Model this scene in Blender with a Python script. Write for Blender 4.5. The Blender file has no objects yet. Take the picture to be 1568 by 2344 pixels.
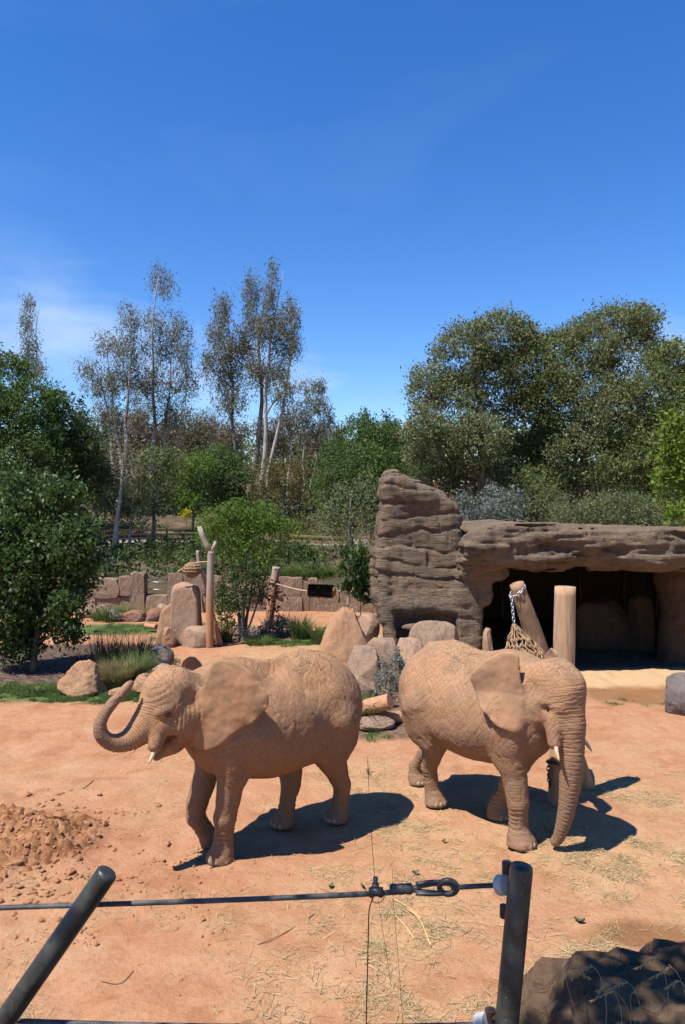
import bpy, bmesh, math, random
import numpy as np
from mathutils import Vector, Matrix

scene = bpy.context.scene
R = math.radians
random.seed(7)
rng = np.random.default_rng(7)

# ---------------------------------------------------------------- camera
CAM_H = 4.3                                   # eye of a visitor on the raised viewing deck
cam_data = bpy.data.cameras.new('camera')
cam = bpy.data.objects.new('camera', cam_data)
scene.collection.objects.link(cam)
cam.location = (0, 0, CAM_H)
cam.rotation_euler = (R(90), 0, 0)
cam_data.sensor_fit = 'VERTICAL'
cam_data.sensor_height = 36
cam_data.lens = 26
cam_data.clip_start = 0.05
cam_data.clip_end = 4000
scene.camera = cam

# ---------------------------------------------------------------- sky, sun, exposure
SUN_DIR = Vector((-0.43, -0.33, 1.0)).normalized()        # towards the sun: high, behind us on the left
sun_el = math.asin(SUN_DIR.z)
sun_az = math.atan2(SUN_DIR.x, SUN_DIR.y)
world = bpy.data.worlds.new('World')
scene.world = world
world.use_nodes = True
wn, wl = world.node_tree.nodes, world.node_tree.links
wn.clear()
w_out = wn.new('ShaderNodeOutputWorld')
w_bg = wn.new('ShaderNodeBackground')
w_bg.inputs['Strength'].default_value = 0.065
w_sky = wn.new('ShaderNodeTexSky')
w_sky.sky_type = 'NISHITA'
w_sky.sun_disc = False
w_sky.sun_elevation = sun_el
w_sky.sun_rotation = sun_az % (2 * math.pi)
w_sky.altitude = 120
w_sky.air_density = 1.0
w_sky.dust_density = 0.0
w_sky.ozone_density = 3.2
# thin cirrus, laid out by direction over the whole sky
w_tc = wn.new('ShaderNodeTexCoord')
w_map = wn.new('ShaderNodeMapping')
w_map.inputs['Scale'].default_value = (2.0, 1.2, 6.0)
w_map.inputs['Rotation'].default_value = (0.25, 0.32, 0.4)
w_map.inputs['Location'].default_value = (3.74, -0.81, -4.18)
w_noise = wn.new('ShaderNodeTexNoise')
w_noise.inputs['Scale'].default_value = 1.1
w_noise.inputs['Detail'].default_value = 5
w_noise.inputs['Roughness'].default_value = 0.55
w_noise.inputs['Distortion'].default_value = 0.3
w_ramp = wn.new('ShaderNodeValToRGB')
w_ramp.color_ramp.elements[0].position = 0.52
w_ramp.color_ramp.elements[0].color = (0, 0, 0, 1)
w_ramp.color_ramp.elements[1].position = 0.70
w_ramp.color_ramp.elements[1].color = (0.7, 0.7, 0.7, 1)
w_mix = wn.new('ShaderNodeMix')
w_mix.data_type = 'RGBA'
w_mix.inputs['B'].default_value = (5.6, 7.2, 9.4, 1)
w_hs = wn.new('ShaderNodeHueSaturation')
w_hs.inputs['Saturation'].default_value = 1.32
w_hs.inputs['Hue'].default_value = 0.511
w_hs.inputs['Value'].default_value = 1.74
wl.new(w_tc.outputs['Generated'], w_map.inputs['Vector'])
wl.new(w_map.outputs['Vector'], w_noise.inputs['Vector'])
wl.new(w_noise.outputs['Fac'], w_ramp.inputs['Fac'])
w_sep = wn.new('ShaderNodeSeparateXYZ')
w_low = wn.new('ShaderNodeMapRange')
w_low.interpolation_type = 'SMOOTHSTEP'
w_low.inputs['From Min'].default_value = 0.22
w_low.inputs['From Max'].default_value = 0.36
w_low.inputs['To Min'].default_value = 1.0
w_low.inputs['To Max'].default_value = 0.06
w_mul = wn.new('ShaderNodeMath')
w_mul.operation = 'MULTIPLY'
wl.new(w_tc.outputs['Generated'], w_sep.inputs[0])
wl.new(w_sep.outputs['Z'], w_low.inputs['Value'])
wl.new(w_ramp.outputs['Color'], w_mul.inputs[0])
wl.new(w_low.outputs['Result'], w_mul.inputs[1])
wl.new(w_mul.outputs[0], w_mix.inputs['Factor'])
wl.new(w_sky.outputs['Color'], w_hs.inputs['Color'])
wl.new(w_hs.outputs['Color'], w_mix.inputs['A'])
wl.new(w_mix.outputs['Result'], w_bg.inputs['Color'])
wl.new(w_bg.outputs['Background'], w_out.inputs['Surface'])

sun_data = bpy.data.lights.new('sun', 'SUN')
sun_data.energy = 5.0
sun_data.angle = R(0.55)
sun_data.color = (1.0, 0.95, 0.87)
sun = bpy.data.objects.new('sun', sun_data)
scene.collection.objects.link(sun)
sun.location = (-20, -15, 40)
sun.rotation_euler = SUN_DIR.to_track_quat('Z', 'Y').to_euler()

scene.view_settings.view_transform = 'Standard'
scene.view_settings.look = 'None'
scene.view_settings.exposure = 0.8
scene.view_settings.gamma = 1.0
scene.view_settings.use_curve_mapping = False
scene.render.engine = 'CYCLES'
scene.cycles.max_bounces = 6
scene.cycles.diffuse_bounces = 1
scene.cycles.glossy_bounces = 2
scene.cycles.transmission_bounces = 3
scene.cycles.transparent_max_bounces = 4
# ================================================================ helpers
COL = scene.collection
FPX = 1693.0                                  # focal length measured in the units of the site survey below


def at(px, py, d):
    """Survey reading (column, row) at the measured distance d -> a point of the place."""
    return Vector(((px - 784) / FPX * d, d, CAM_H - (py - 1172) / FPX * d))


def gx(px, d):
    return (px - 784) / FPX * d


def ground_d(py):
    return CAM_H * FPX / (py - 1172)


# ---- numpy gradient noise
_perm = np.random.default_rng(11).permutation(256).astype(np.int32)
_perm = np.concatenate([_perm, _perm, _perm])
_g = np.random.default_rng(12).normal(size=(256, 3)).astype(np.float32)
_g /= np.linalg.norm(_g, axis=1, keepdims=True)


def noise3(p):
    p = np.asarray(p, dtype=np.float32)
    i = np.floor(p).astype(np.int32)
    f = p - i
    u = f * f * f * (f * (f * 6 - 15) + 10)
    i &= 255
    out = np.zeros(p.shape[:-1], np.float32)
    for dx in (0, 1):
        wx = u[..., 0] if dx else 1 - u[..., 0]
        for dy in (0, 1):
            wy = u[..., 1] if dy else 1 - u[..., 1]
            for dz in (0, 1):
                wz = u[..., 2] if dz else 1 - u[..., 2]
                h = _perm[_perm[_perm[(i[..., 0] + dx) & 255] + ((i[..., 1] + dy) & 255)] + ((i[..., 2] + dz) & 255)]
                g = _g[h]
                out += wx * wy * wz * (g[..., 0] * (f[..., 0] - dx) + g[..., 1] * (f[..., 1] - dy) + g[..., 2] * (f[..., 2] - dz))
    return out * 1.5


def fbm(p, octaves=4, gain=0.5, lac=2.03):
    p = np.asarray(p, dtype=np.float32)
    a, s, out = 1.0, 1.0, 0
    for k in range(octaves):
        out = out + a * noise3(p * s + 17.3 * k)
        a *= gain
        s *= lac
    return out


def smooth(e0, e1, x):
    t = np.clip((x - e0) / (e1 - e0), 0, 1)
    return t * t * (3 - 2 * t)


# ---- distance fields -> surface
class Field:
    def __init__(self, lo, hi, vox, dtype=np.float32):
        self.lo = np.array(lo, np.float32)
        self.vox = vox
        n = np.ceil((np.array(hi) - self.lo) / vox).astype(int) + 1
        self.n = n
        self.d = np.full(n, 1.0, np.float32)

    def box(self, lo, hi):
        a = np.clip(np.floor((np.array(lo) - self.lo) / self.vox).astype(int), 0, self.n - 1)
        b = np.clip(np.ceil((np.array(hi) - self.lo) / self.vox).astype(int) + 1, 1, self.n)
        sl = tuple(slice(a[k], max(b[k], a[k] + 1)) for k in range(3))
        ax = [self.lo[k] + self.vox * np.arange(sl[k].start, sl[k].stop, dtype=np.float32) for k in range(3)]
        return sl, ax[0][:, None, None], ax[1][None, :, None], ax[2][None, None, :]

    def put(self, sl, e, k, sub=False):
        d = self.d[sl]
        if sub:
            e = -e
            h = np.clip(0.5 - 0.5 * (d - e) / k, 0, 1)
            self.d[sl] = d + (e - d) * h + k * h * (1 - h)
        else:
            h = np.clip(0.5 + 0.5 * (d - e) / k, 0, 1)
            self.d[sl] = d + (e - d) * h - k * h * (1 - h)

    def cone(self, a, b, ra, rb, k=0.06, sub=False, ys=1.0):
        a = np.array(a, np.float32)
        b = np.array(b, np.float32)
        m = max(ra, rb) * max(1, ys) + 2.2 * k + 0.03
        sl, X, Y, Z = self.box(np.minimum(a, b) - m, np.maximum(a, b) + m)
        ba = b - a
        l2 = float(ba @ ba) + 1e-9
        t = np.clip(((X - a[0]) * ba[0] + (Y - a[1]) * ba[1] + (Z - a[2]) * ba[2]) / l2, 0, 1)
        q = (X - a[0] - t * ba[0]) ** 2 + ((Y - a[1] - t * ba[1]) / ys) ** 2 + (Z - a[2] - t * ba[2]) ** 2
        self.put(sl, np.sqrt(q) - (ra + (rb - ra) * t), k, sub)

    def chain(self, pts, rad, k=0.05, ys=1.0):
        for i in range(len(pts) - 1):
            self.cone(pts[i], pts[i + 1], rad[i], rad[i + 1], k, ys=ys)

    def ell(self, c, r, k=0.08, rot=None, sub=False):
        c = np.array(c, np.float32)
        r = np.array(r, np.float32)
        m = (max(r) if rot is not None else r) + 2.2 * k + 0.03
        sl, X, Y, Z = self.box(c - m, c + m)
        x, y, z = X - c[0], Y - c[1], Z - c[2]
        if rot is not None:
            M = np.array(rot.to_3x3().transposed())
            x, y, z = (M[0, 0] * x + M[0, 1] * y + M[0, 2] * z, M[1, 0] * x + M[1, 1] * y + M[1, 2] * z, M[2, 0] * x + M[2, 1] * y + M[2, 2] * z)
        k0 = np.sqrt((x / r[0]) ** 2 + (y / r[1]) ** 2 + (z / r[2]) ** 2)
        k1 = np.sqrt((x / r[0] ** 2) ** 2 + (y / r[1] ** 2) ** 2 + (z / r[2] ** 2) ** 2) + 1e-6
        self.put(sl, k0 * (k0 - 1) / k1, k, sub)

    def rbox(self, c, r, rnd=0.1, k=0.08, rz=0.0, sub=False, rot=None):
        c = np.array(c, np.float32)
        m = float(np.linalg.norm(r)) + 2.2 * k + 0.05
        sl, X, Y, Z = self.box(c - m, c + m)
        x, y, z = X - c[0], Y - c[1], Z - c[2]
        if rot is not None:
            M = np.array(rot.to_3x3().transposed())
            x, y, z = (M[0, 0] * x + M[0, 1] * y + M[0, 2] * z, M[1, 0] * x + M[1, 1] * y + M[1, 2] * z, M[2, 0] * x + M[2, 1] * y + M[2, 2] * z)
        elif rz:
            co, si = math.cos(rz), math.sin(rz)
            x, y = co * x + si * y, -si * x + co * y
        qx, qy, qz = np.abs(x) - r[0] + rnd, np.abs(y) - r[1] + rnd, np.abs(z) - r[2] + rnd
        e = np.sqrt(np.maximum(qx, 0) ** 2 + np.maximum(qy, 0) ** 2 + np.maximum(qz, 0) ** 2) + np.minimum(np.maximum(np.maximum(qx, qy), qz), 0) - rnd
        self.put(sl, e, k, sub)

    def mesh(self):
        return surface_nets(self.d, self.lo, self.vox)


def surface_nets(d, lo, vox):
    s = d < 0
    n = np.array(d.shape)
    c = np.zeros(n - 1, np.uint8)
    for dx in (0, 1):
        for dy in (0, 1):
            for dz in (0, 1):
                c += s[dx:n[0] - 1 + dx, dy:n[1] - 1 + dy, dz:n[2] - 1 + dz]
    act = (c > 0) & (c < 8)
    ijk = np.argwhere(act)
    idx = np.full(n - 1, -1, np.int32)
    idx[act] = np.arange(len(ijk), dtype=np.int32)
    acc = np.zeros((len(ijk), 3), np.float32)
    cnt = np.zeros(len(ijk), np.float32)
    corners = [(x, y, z) for x in (0, 1) for y in (0, 1) for z in (0, 1)]
    val = {q: d[ijk[:, 0] + q[0], ijk[:, 1] + q[1], ijk[:, 2] + q[2]] for q in corners}
    for q in corners:
        for ax in range(3):
            if q[ax] == 0:
                p = list(q)
                p[ax] = 1
                p = tuple(p)
                va, vb = val[q], val[p]
                m = (va < 0) != (vb < 0)
                t = np.where(m, va / np.where(m, va - vb, 1), 0)
                pos = np.array(q, np.float32)[None, :] + t[:, None] * (np.array(p) - np.array(q)).astype(np.float32)[None, :]
                acc += np.where(m[:, None], pos, 0)
                cnt += m
    v = lo + vox * (ijk + acc / cnt[:, None])
    faces = []
    for ax in range(3):
        a1, a2 = [(1, 2), (2, 0), (0, 1)][ax]
        sl0 = [slice(None)] * 3
        sl1 = [slice(None)] * 3
        sl0[ax] = slice(0, n[ax] - 1)
        sl1[ax] = slice(1, n[ax])
        s0, s1 = s[tuple(sl0)], s[tuple(sl1)]
        e = np.argwhere(s0 != s1)
        ok = (e[:, a1] > 0) & (e[:, a2] > 0) & (e[:, a1] < n[a1] - 1) & (e[:, a2] < n[a2] - 1)
        e = e[ok]
        inside = s0[e[:, 0], e[:, 1], e[:, 2]]
        q = []
        for o1, o2 in ((0, 0), (1, 0), (1, 1), (0, 1)):
            f = e.copy()
            f[:, a1] -= 1 - o1
            f[:, a2] -= 1 - o2
            q.append(idx[f[:, 0], f[:, 1], f[:, 2]])
        q = np.stack(q, 1)
        q[~inside] = q[~inside][:, ::-1]
        faces.append(q)
    return v.astype(np.float32), np.concatenate(faces).astype(np.int32)


def vnormals(v, f):
    fn = np.cross(v[f[:, 2]] - v[f[:, 0]], v[f[:, 3]] - v[f[:, 1]]) if f.shape[1] == 4 else np.cross(v[f[:, 1]] - v[f[:, 0]], v[f[:, 2]] - v[f[:, 0]])
    n = np.zeros_like(v)
    for k in range(f.shape[1]):
        for a in range(3):
            n[:, a] += np.bincount(f[:, k], fn[:, a], len(v)).astype(np.float32)
    return n / (np.linalg.norm(n, axis=1, keepdims=True) + 1e-9)


def mesh_np(name, v, f, smooth_shade=True, attrs=None, mats=(), mat_idx=None):
    """v (N,3), f (M,k) uniform face size -> mesh datablock"""
    me = bpy.data.meshes.new(name)
    v = np.ascontiguousarray(v, np.float32)
    f = np.ascontiguousarray(f, np.int32)
    me.vertices.add(len(v))
    me.vertices.foreach_set('co', v.ravel())
    k = f.shape[1]
    me.loops.add(f.size)
    me.loops.foreach_set('vertex_index', f.ravel())
    me.polygons.add(len(f))
    me.polygons.foreach_set('loop_start', np.arange(0, f.size, k, dtype=np.int32))
    me.polygons.foreach_set('loop_total', np.full(len(f), k, np.int32))
    for m in mats:
        me.materials.append(m)
    if mat_idx is not None:
        me.polygons.foreach_set('material_index', np.ascontiguousarray(mat_idx, np.int32))
    me.update(calc_edges=True)
    me.polygons.foreach_set('use_smooth', np.full(len(f), smooth_shade, bool))
    for nm, arr in (attrs or {}).items():
        at_ = me.attributes.new(nm, 'FLOAT', 'POINT')
        at_.data.foreach_set('value', np.ascontiguousarray(arr, np.float32))
    return me


def link(name, me, parent=None, loc=None, rot=None):
    o = bpy.data.objects.new(name, me)
    COL.objects.link(o)
    if parent is not None:
        o.parent = parent
    if loc is not None:
        o.location = loc
    if rot is not None:
        o.rotation_euler = rot
    return o


def tag(o, label, cat, group=None, kind=None):
    o['label'] = label
    o['category'] = cat
    if group:
        o['group'] = group
    if kind:
        o['kind'] = kind
    return o


def setting(o, kind='structure'):
    o['kind'] = kind
    return o


def empty(name, loc=(0, 0, 0), rz=0.0):
    o = bpy.data.objects.new(name, None)
    COL.objects.link(o)
    o.location = loc
    o.rotation_euler = (0, 0, rz)
    o.empty_display_size = 0.2
    return o


# ---- tubes along polylines (numpy), quads
def tube(pts, rad, sides=8, cap=True):
    pts = np.array(pts, np.float32)
    rad = np.broadcast_to(np.array(rad, np.float32), (len(pts),))
    n = len(pts)
    tan = np.gradient(pts, axis=0)
    tan /= np.linalg.norm(tan, axis=1, keepdims=True) + 1e-9
    up = np.array([0, 0, 1.0]) if abs(tan[0][2]) < 0.9 else np.array([1.0, 0, 0])
    u = np.cross(tan[0], up)
    u /= np.linalg.norm(u)
    vs = []
    th = np.arange(sides) / sides * 2 * np.pi
    for i in range(n):
        u = u - tan[i] * (u @ tan[i])
        u /= np.linalg.norm(u) + 1e-9
        w = np.cross(tan[i], u)
        vs.append(pts[i] + rad[i] * (np.cos(th)[:, None] * u + np.sin(th)[:, None] * w))
    v = np.concatenate(vs)
    f = []
    for i in range(n - 1):
        a = i * sides + np.arange(sides)
        b = i * sides + (np.arange(sides) + 1) % sides
        f.append(np.stack([a, b, b + sides, a + sides], 1))
    f = np.concatenate(f)
    if cap:
        c0, c1 = len(v), len(v) + 1
        v = np.concatenate([v, pts[:1], pts[-1:]])
        a = np.arange(sides)
        b = (a + 1) % sides
        h = sides // 2
        ca, cb = [], []
        for j in range(0, sides, 2):
            ca.append([c0, (j + 2) % sides, (j + 1) % sides, j])
            o = (n - 1) * sides
            cb.append([c1, o + j, o + (j + 1) % sides, o + (j + 2) % sides])
        f = np.concatenate([f, np.array(ca), np.array(cb)])
    return v.astype(np.float32), f.astype(np.int32)


def merge(parts):
    vs, fs, o = [], [], 0
    for v, f in parts:
        vs.append(v)
        fs.append(f + o)
        o += len(v)
    return np.concatenate(vs), np.concatenate(fs)


def spline(pts, n):
    """Catmull-Rom through points (rows may carry radii too)."""
    p = np.array(pts, float)
    p = np.concatenate([2 * p[:1] - p[1:2], p, 2 * p[-1:] - p[-2:-1]])
    m = len(p) - 3
    t = np.linspace(0, m - 1e-6, n)
    i = t.astype(int)
    f = (t - i)[:, None]
    a, b, c, d = p[i], p[i + 1], p[i + 2], p[i + 3]
    return 0.5 * ((2 * b) + (c - a) * f + (2 * a - 5 * b + 4 * c - d) * f ** 2 + (3 * b - a - 3 * c + d) * f ** 3)


def box_vf(c, s, rot=None, bev=0.0):
    """box (bevelled when bev > 0) as quads"""
    bm = bmesh.new()
    bmesh.ops.create_cube(bm, size=1.0)
    for vv in bm.verts:
        vv.co = Vector((vv.co.x * s[0], vv.co.y * s[1], vv.co.z * s[2]))
    if bev:
        bmesh.ops.bevel(bm, geom=bm.edges[:], offset=bev, segments=1, affect='EDGES')
    if rot is not None:
        bmesh.ops.transform(bm, matrix=rot.to_4x4(), verts=bm.verts)
    bmesh.ops.translate(bm, verts=bm.verts, vec=Vector(c))
    return bm


def bm_obj(name, bm, mats, parent=None, loc=None, smooth_shade=False):
    me = bpy.data.meshes.new(name)
    bm.to_mesh(me)
    bm.free()
    for m in (mats if isinstance(mats, (list, tuple)) else [mats]):
        me.materials.append(m)
    if smooth_shade:
        me.polygons.foreach_set('use_smooth', np.ones(len(me.polygons), bool))
    return link(name, me, parent, loc)


# ---- node helper
class NT:
    def __init__(self, name):
        self.m = bpy.data.materials.new(name)
        self.m.use_nodes = True
        self.n = self.m.node_tree.nodes
        self.l = self.m.node_tree.links
        self.n.clear()
        self.out = self.n.new('ShaderNodeOutputMaterial')
        self.tc = self.n.new('ShaderNodeTexCoord')

    def _set(self, sock, v):
        if isinstance(v, bpy.types.NodeSocket):
            self.l.new(v, sock)
        else:
            if sock.type == 'RGBA' and len(v) == 3:
                v = (*v, 1)
            sock.default_value = v

    def coords(self, kind='Object', scale=(1, 1, 1), rot=(0, 0, 0), loc=(0, 0, 0), vec=None):
        m = self.n.new('ShaderNodeMapping')
        self.l.new(vec if vec is not None else self.tc.outputs[kind], m.inputs['Vector'])
        m.inputs['Scale'].default_value = scale
        m.inputs['Rotation'].default_value = rot
        m.inputs['Location'].default_value = loc
        return m.outputs['Vector']

    def noise(self, vec, scale=5.0, detail=4.0, rough=0.55, dist=0.0, out='Fac'):
        t = self.n.new('ShaderNodeTexNoise')
        self.l.new(vec, t.inputs['Vector'])
        t.inputs['Scale'].default_value = scale
        t.inputs['Detail'].default_value = detail
        t.inputs['Roughness'].default_value = rough
        t.inputs['Distortion'].default_value = dist
        return t.outputs[out]

    def voronoi(self, vec, scale=5.0, feature='DISTANCE_TO_EDGE', out=None, rnd=1.0):
        t = self.n.new('ShaderNodeTexVoronoi')
        t.feature = feature
        self.l.new(vec, t.inputs['Vector'])
        t.inputs['Scale'].default_value = scale
        t.inputs['Randomness'].default_value = rnd
        return t.outputs[out or 'Distance']

    def math(self, op, a, b=0.0, c=None, clamp=False):
        t = self.n.new('ShaderNodeMath')
        t.operation = op
        t.use_clamp = clamp
        self._set(t.inputs[0], a)
        self._set(t.inputs[1], b)
        if c is not None:
            self._set(t.inputs[2], c)
        return t.outputs[0]

    def vmath(self, op, a, b):
        t = self.n.new('ShaderNodeVectorMath')
        t.operation = op
        self._set(t.inputs[0], a)
        self._set(t.inputs[1], b)
        return t.outputs[0]

    def warp(self, vec, scale, amt):
        nz = self.noise(vec, scale, 2.0, 0.5, out='Color')
        d = self.vmath('SUBTRACT', nz, (0.5, 0.5, 0.5))
        s = self.n.new('ShaderNodeVectorMath')
        s.operation = 'SCALE'
        self.l.new(d, s.inputs[0])
        s.inputs['Scale'].default_value = amt
        return self.vmath('ADD', vec, s.outputs[0])

    def rng(self, v, a, b, lo=0.0, hi=1.0, kind='SMOOTHSTEP'):
        t = self.n.new('ShaderNodeMapRange')
        t.interpolation_type = kind
        self._set(t.inputs['Value'], v)
        t.inputs['From Min'].default_value = a
        t.inputs['From Max'].default_value = b
        t.inputs['To Min'].default_value = lo
        t.inputs['To Max'].default_value = hi
        return t.outputs['Result']

    def mix(self, f, a, b, blend='MIX'):
        t = self.n.new('ShaderNodeMix')
        t.data_type = 'RGBA'
        t.blend_type = blend
        self._set(t.inputs['Factor'], f)
        self._set(t.inputs['A'], a)
        self._set(t.inputs['B'], b)
        return t.outputs['Result']

    def attr(self, name, out='Fac'):
        t = self.n.new('ShaderNodeAttribute')
        t.attribute_name = name
        return t.outputs[out]

    def objrand(self):
        return self.n.new('ShaderNodeObjectInfo').outputs['Random']

    def sep(self, v):
        t = self.n.new('ShaderNodeSeparateXYZ')
        self.l.new(v, t.inputs[0])
        return t.outputs

    def bump(self, h, strength=0.5, dist=0.01, normal=None):
        t = self.n.new('ShaderNodeBump')
        self.l.new(h, t.inputs['Height'])
        t.inputs['Strength'].default_value = strength
        t.inputs['Distance'].default_value = dist
        if normal is not None:
            self.l.new(normal, t.inputs['Normal'])
        return t.outputs['Normal']

    def surf(self, color, rough=0.9, normal=None, metal=0.0, spec=0.3, trans=None):
        b = self.n.new('ShaderNodeBsdfPrincipled')
        self._set(b.inputs['Base Color'], color)
        self._set(b.inputs['Roughness'], rough)
        self._set(b.inputs['Metallic'], metal)
        b.inputs['Specular IOR Level'].default_value = spec
        if normal is not None:
            self.l.new(normal, b.inputs['Normal'])
        sh = b.outputs[0]
        if trans is not None:
            tr = self.n.new('ShaderNodeBsdfTranslucent')
            self._set(tr.inputs['Color'], trans[0])
            mx = self.n.new('ShaderNodeMixShader')
            mx.inputs[0].default_value = trans[1]
            self.l.new(sh, mx.inputs[1])
            self.l.new(tr.outputs[0], mx.inputs[2])
            sh = mx.outputs[0]
        self.l.new(sh, self.out.inputs['Surface'])
        return self.m
# ================================================================ ground
def seg_mask(x, y, x0, x1, y0, y1, soft=0.4):
    return smooth(x0 - soft, x0 + soft, x) * smooth(x1 + soft, x1 - soft, x) * smooth(y0 - soft, y0 + soft, y) * smooth(y1 + soft, y1 - soft, y)


def P2(x, y, s, o=0.0):
    return np.stack([np.asarray(x, np.float32) * s + o, np.asarray(y, np.float32) * s - o, np.full(np.shape(x), o, np.float32)], -1)


def heap(x, y):
    """trampled heap of dug soil at the left of the yard"""
    r = np.sqrt(((x + 4.15) / 1.05) ** 2 + ((y - 9.5) / 1.35) ** 2) + 0.35 * fbm(P2(x, y, 1.1, 3.0), 3)
    return smooth(1.15, 0.25, r)


_fp = np.random.default_rng(33)
FOOT = [(_fp.uniform(-3.8, 4.5), _fp.uniform(6.2, 13.5), _fp.uniform(0.15, 0.21), _fp.uniform(0.6, 1.0)) for _ in range(46)]


def hgt(x, y):
    x = np.asarray(x, np.float32)
    y = np.asarray(y, np.float32)
    z = 0.05 * fbm(P2(x, y, 0.22), 2) * smooth(4, 8, y)
    near = smooth(34, 26, y)
    z = z + near * (0.013 * fbm(P2(x, y, 1.7, 4.0), 3) + 0.007 * fbm(P2(x, y, 6.0, 8.0), 2))
    hp = heap(x, y)
    z = z + hp * (0.27 + 0.12 * fbm(P2(x, y, 1.9, 1.0), 3) + 0.075 * np.abs(fbm(P2(x, y, 5.0, 5.0), 3)))
    dn = fbm(P2(x, y, 2.1, 13.0), 2)
    z = z - near * 0.022 * smooth(0.22, 0.5, dn) + near * 0.008 * smooth(0.12, 0.24, dn) * smooth(0.36, 0.24, dn)
    # churned soil in front of it
    ch = seg_mask(x, y, -4.2, -1.0, 7.4, 9.6, 0.8) * smooth(0.0, 0.5, fbm(P2(x, y, 0.9, 9.0), 2) + 0.25)
    z = z + ch * 0.035 * fbm(P2(x, y, 6.5, 2.0), 3)
    if x.size and float(np.min(y)) < 14:
        for fx, fy, fr_, k_ in FOOT:
            q_ = np.sqrt((x - fx) ** 2 + (y - fy) ** 2) / fr_
            z = z + k_ * (-0.030 * smooth(1.0, 0.7, q_) + 0.012 * smooth(0.9, 1.1, q_) * smooth(1.5, 1.1, q_))
    # terrain rising behind the back wall
    wall_y = 32.3 + 0.0 * x
    bank = smooth(3.5, 1.6, x) * smooth(0.0, 0.6, y - wall_y) * 1.0
    rise = np.interp(y, [33.0, 45.0, 49.0, 62, 110, 180, 400, 3000], [0, 1.35, 1.45, 3.6, 10.0, 15.0, 22.0, 26.0])
    right = smooth(3.0, 6.0, x) * np.interp(y, [30.5, 34, 60, 110, 3000], [0, 2.4, 2.6, 1.5, 0.0])
    z = z + bank + np.where(y > 33, rise, 0) + right
    z = z + smooth(34, 50, y) * (0.25 * fbm(P2(x, y, 0.12, 6.0), 3))
    return z


def graded(stops):
    out = [stops[0][0]]
    for (a, s0), (b, s1) in zip(stops[:-1], stops[1:]):
        p = a
        while p < b - 1e-6:
            t = (p - a) / (b - a)
            p = min(b, p + s0 + (s1 - s0) * t)
            out.append(p)
    return np.array(out, np.float32)


def ground_material():
    s = NT('orange_dirt')
    co = s.tc.outputs['Object']
    straw, bed, lawn, hill, damp, sand, hp = (s.attr(k) for k in ('straw', 'bed', 'lawn', 'hill', 'damp', 'sand', 'heap'))
    n1 = s.noise(co, 0.55, 5.0, 0.6)
    n2 = s.noise(co, 3.2, 5.0, 0.65)
    n3 = s.noise(co, 16.0, 5.0, 0.7)
    n4 = s.noise(co, 75.0, 3.0, 0.7)
    c = s.mix(s.rng(n1, 0.36, 0.66), (0.32, 0.145, 0.072), (0.36, 0.185, 0.100))
    c = s.mix(s.rng(n2, 0.42, 0.68, 0.0, 0.7), c, (0.395, 0.215, 0.122))
    c = s.mix(s.rng(n3, 0.5, 0.72, 0.0, 0.55), c, (0.23, 0.098, 0.045))
    c = s.mix(s.rng(n4, 0.45, 0.75, 0.0, 0.45), c, (0.43, 0.25, 0.15))
    n5 = s.noise(s.warp(co, 0.6, 1.2), 1.3, 6.0, 0.7)
    c = s.mix(s.rng(n5, 0.53, 0.62, 0.0, 0.5), c, (0.25, 0.108, 0.05))
    c = s.mix(s.rng(n5, 0.44, 0.36, 0.0, 0.4), c, (0.42, 0.25, 0.15))
    litter = s.rng(s.noise(s.coords(scale=(1.0, 2.2, 1.0), rot=(0, 0, 0.5)), 38.0, 4.0, 0.75), 0.44, 0.62)
    c = s.mix(s.math('MULTIPLY', straw, s.math('MULTIPLY_ADD', litter, 0.6, 0.15)), c, (0.42, 0.30, 0.155))
    c = s.mix(s.math('MULTIPLY', hp, 0.55), c, s.mix(n2, (0.20, 0.085, 0.04), (0.33, 0.17, 0.09)))
    c = s.mix(sand, c, s.mix(n3, (0.40, 0.25, 0.135), (0.44, 0.30, 0.17)))
    c = s.mix(damp, c, s.mix(n2, (0.16, 0.075, 0.03), (0.21, 0.105, 0.048)))
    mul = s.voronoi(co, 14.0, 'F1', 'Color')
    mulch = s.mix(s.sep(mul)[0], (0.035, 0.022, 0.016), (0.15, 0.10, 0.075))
    c = s.mix(bed, c, mulch)  # mulch on planting beds; on the cave floor it stands in for shade
    c = s.mix(lawn, c, s.mix(n3, (0.05, 0.085, 0.022), (0.10, 0.12, 0.04)))
    hn = s.noise(co, 0.35, 6.0, 0.7)
    hillc = s.mix(s.rng(hn, 0.4, 0.6), (0.10, 0.065, 0.045), (0.055, 0.05, 0.025))
    hillc = s.mix(s.rng(n1, 0.5, 0.7), hillc, (0.15, 0.10, 0.07))
    c = s.mix(hill, c, hillc)
    h = s.math('ADD', s.math('MULTIPLY', n3, 0.9), s.math('MULTIPLY', n4, 0.35))
    h = s.math('ADD', h, s.math('MULTIPLY', n2, 1.0))
    return s.surf(c, 0.97, s.bump(h, 0.9, 0.03), spec=0.1)


def straw_mask(x, y):
    a = smooth(-1.4, 0.8, x + 0.18 * (y - 8)) * smooth(13.2, 11.0, y)
    a = a * (0.25 + 0.75 * smooth(-0.25, 0.30, fbm(P2(x, y, 0.8, 2.0), 3)))
    b = 0.75 * seg_mask(x, y, -3.5, 1.2, 17.0, 26.0, 1.2)
    c = 0.35 * smooth(-0.05, 0.45, fbm(P2(x, y, 0.55, 7.0), 3)) * smooth(30, 24, y)
    d = 0.8 * seg_mask(x, y, -0.4, 1.0, 11.2, 13.0, 0.6)
    return np.clip(np.maximum(np.maximum(a, b), np.maximum(c, d)), 0, 1)


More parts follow.
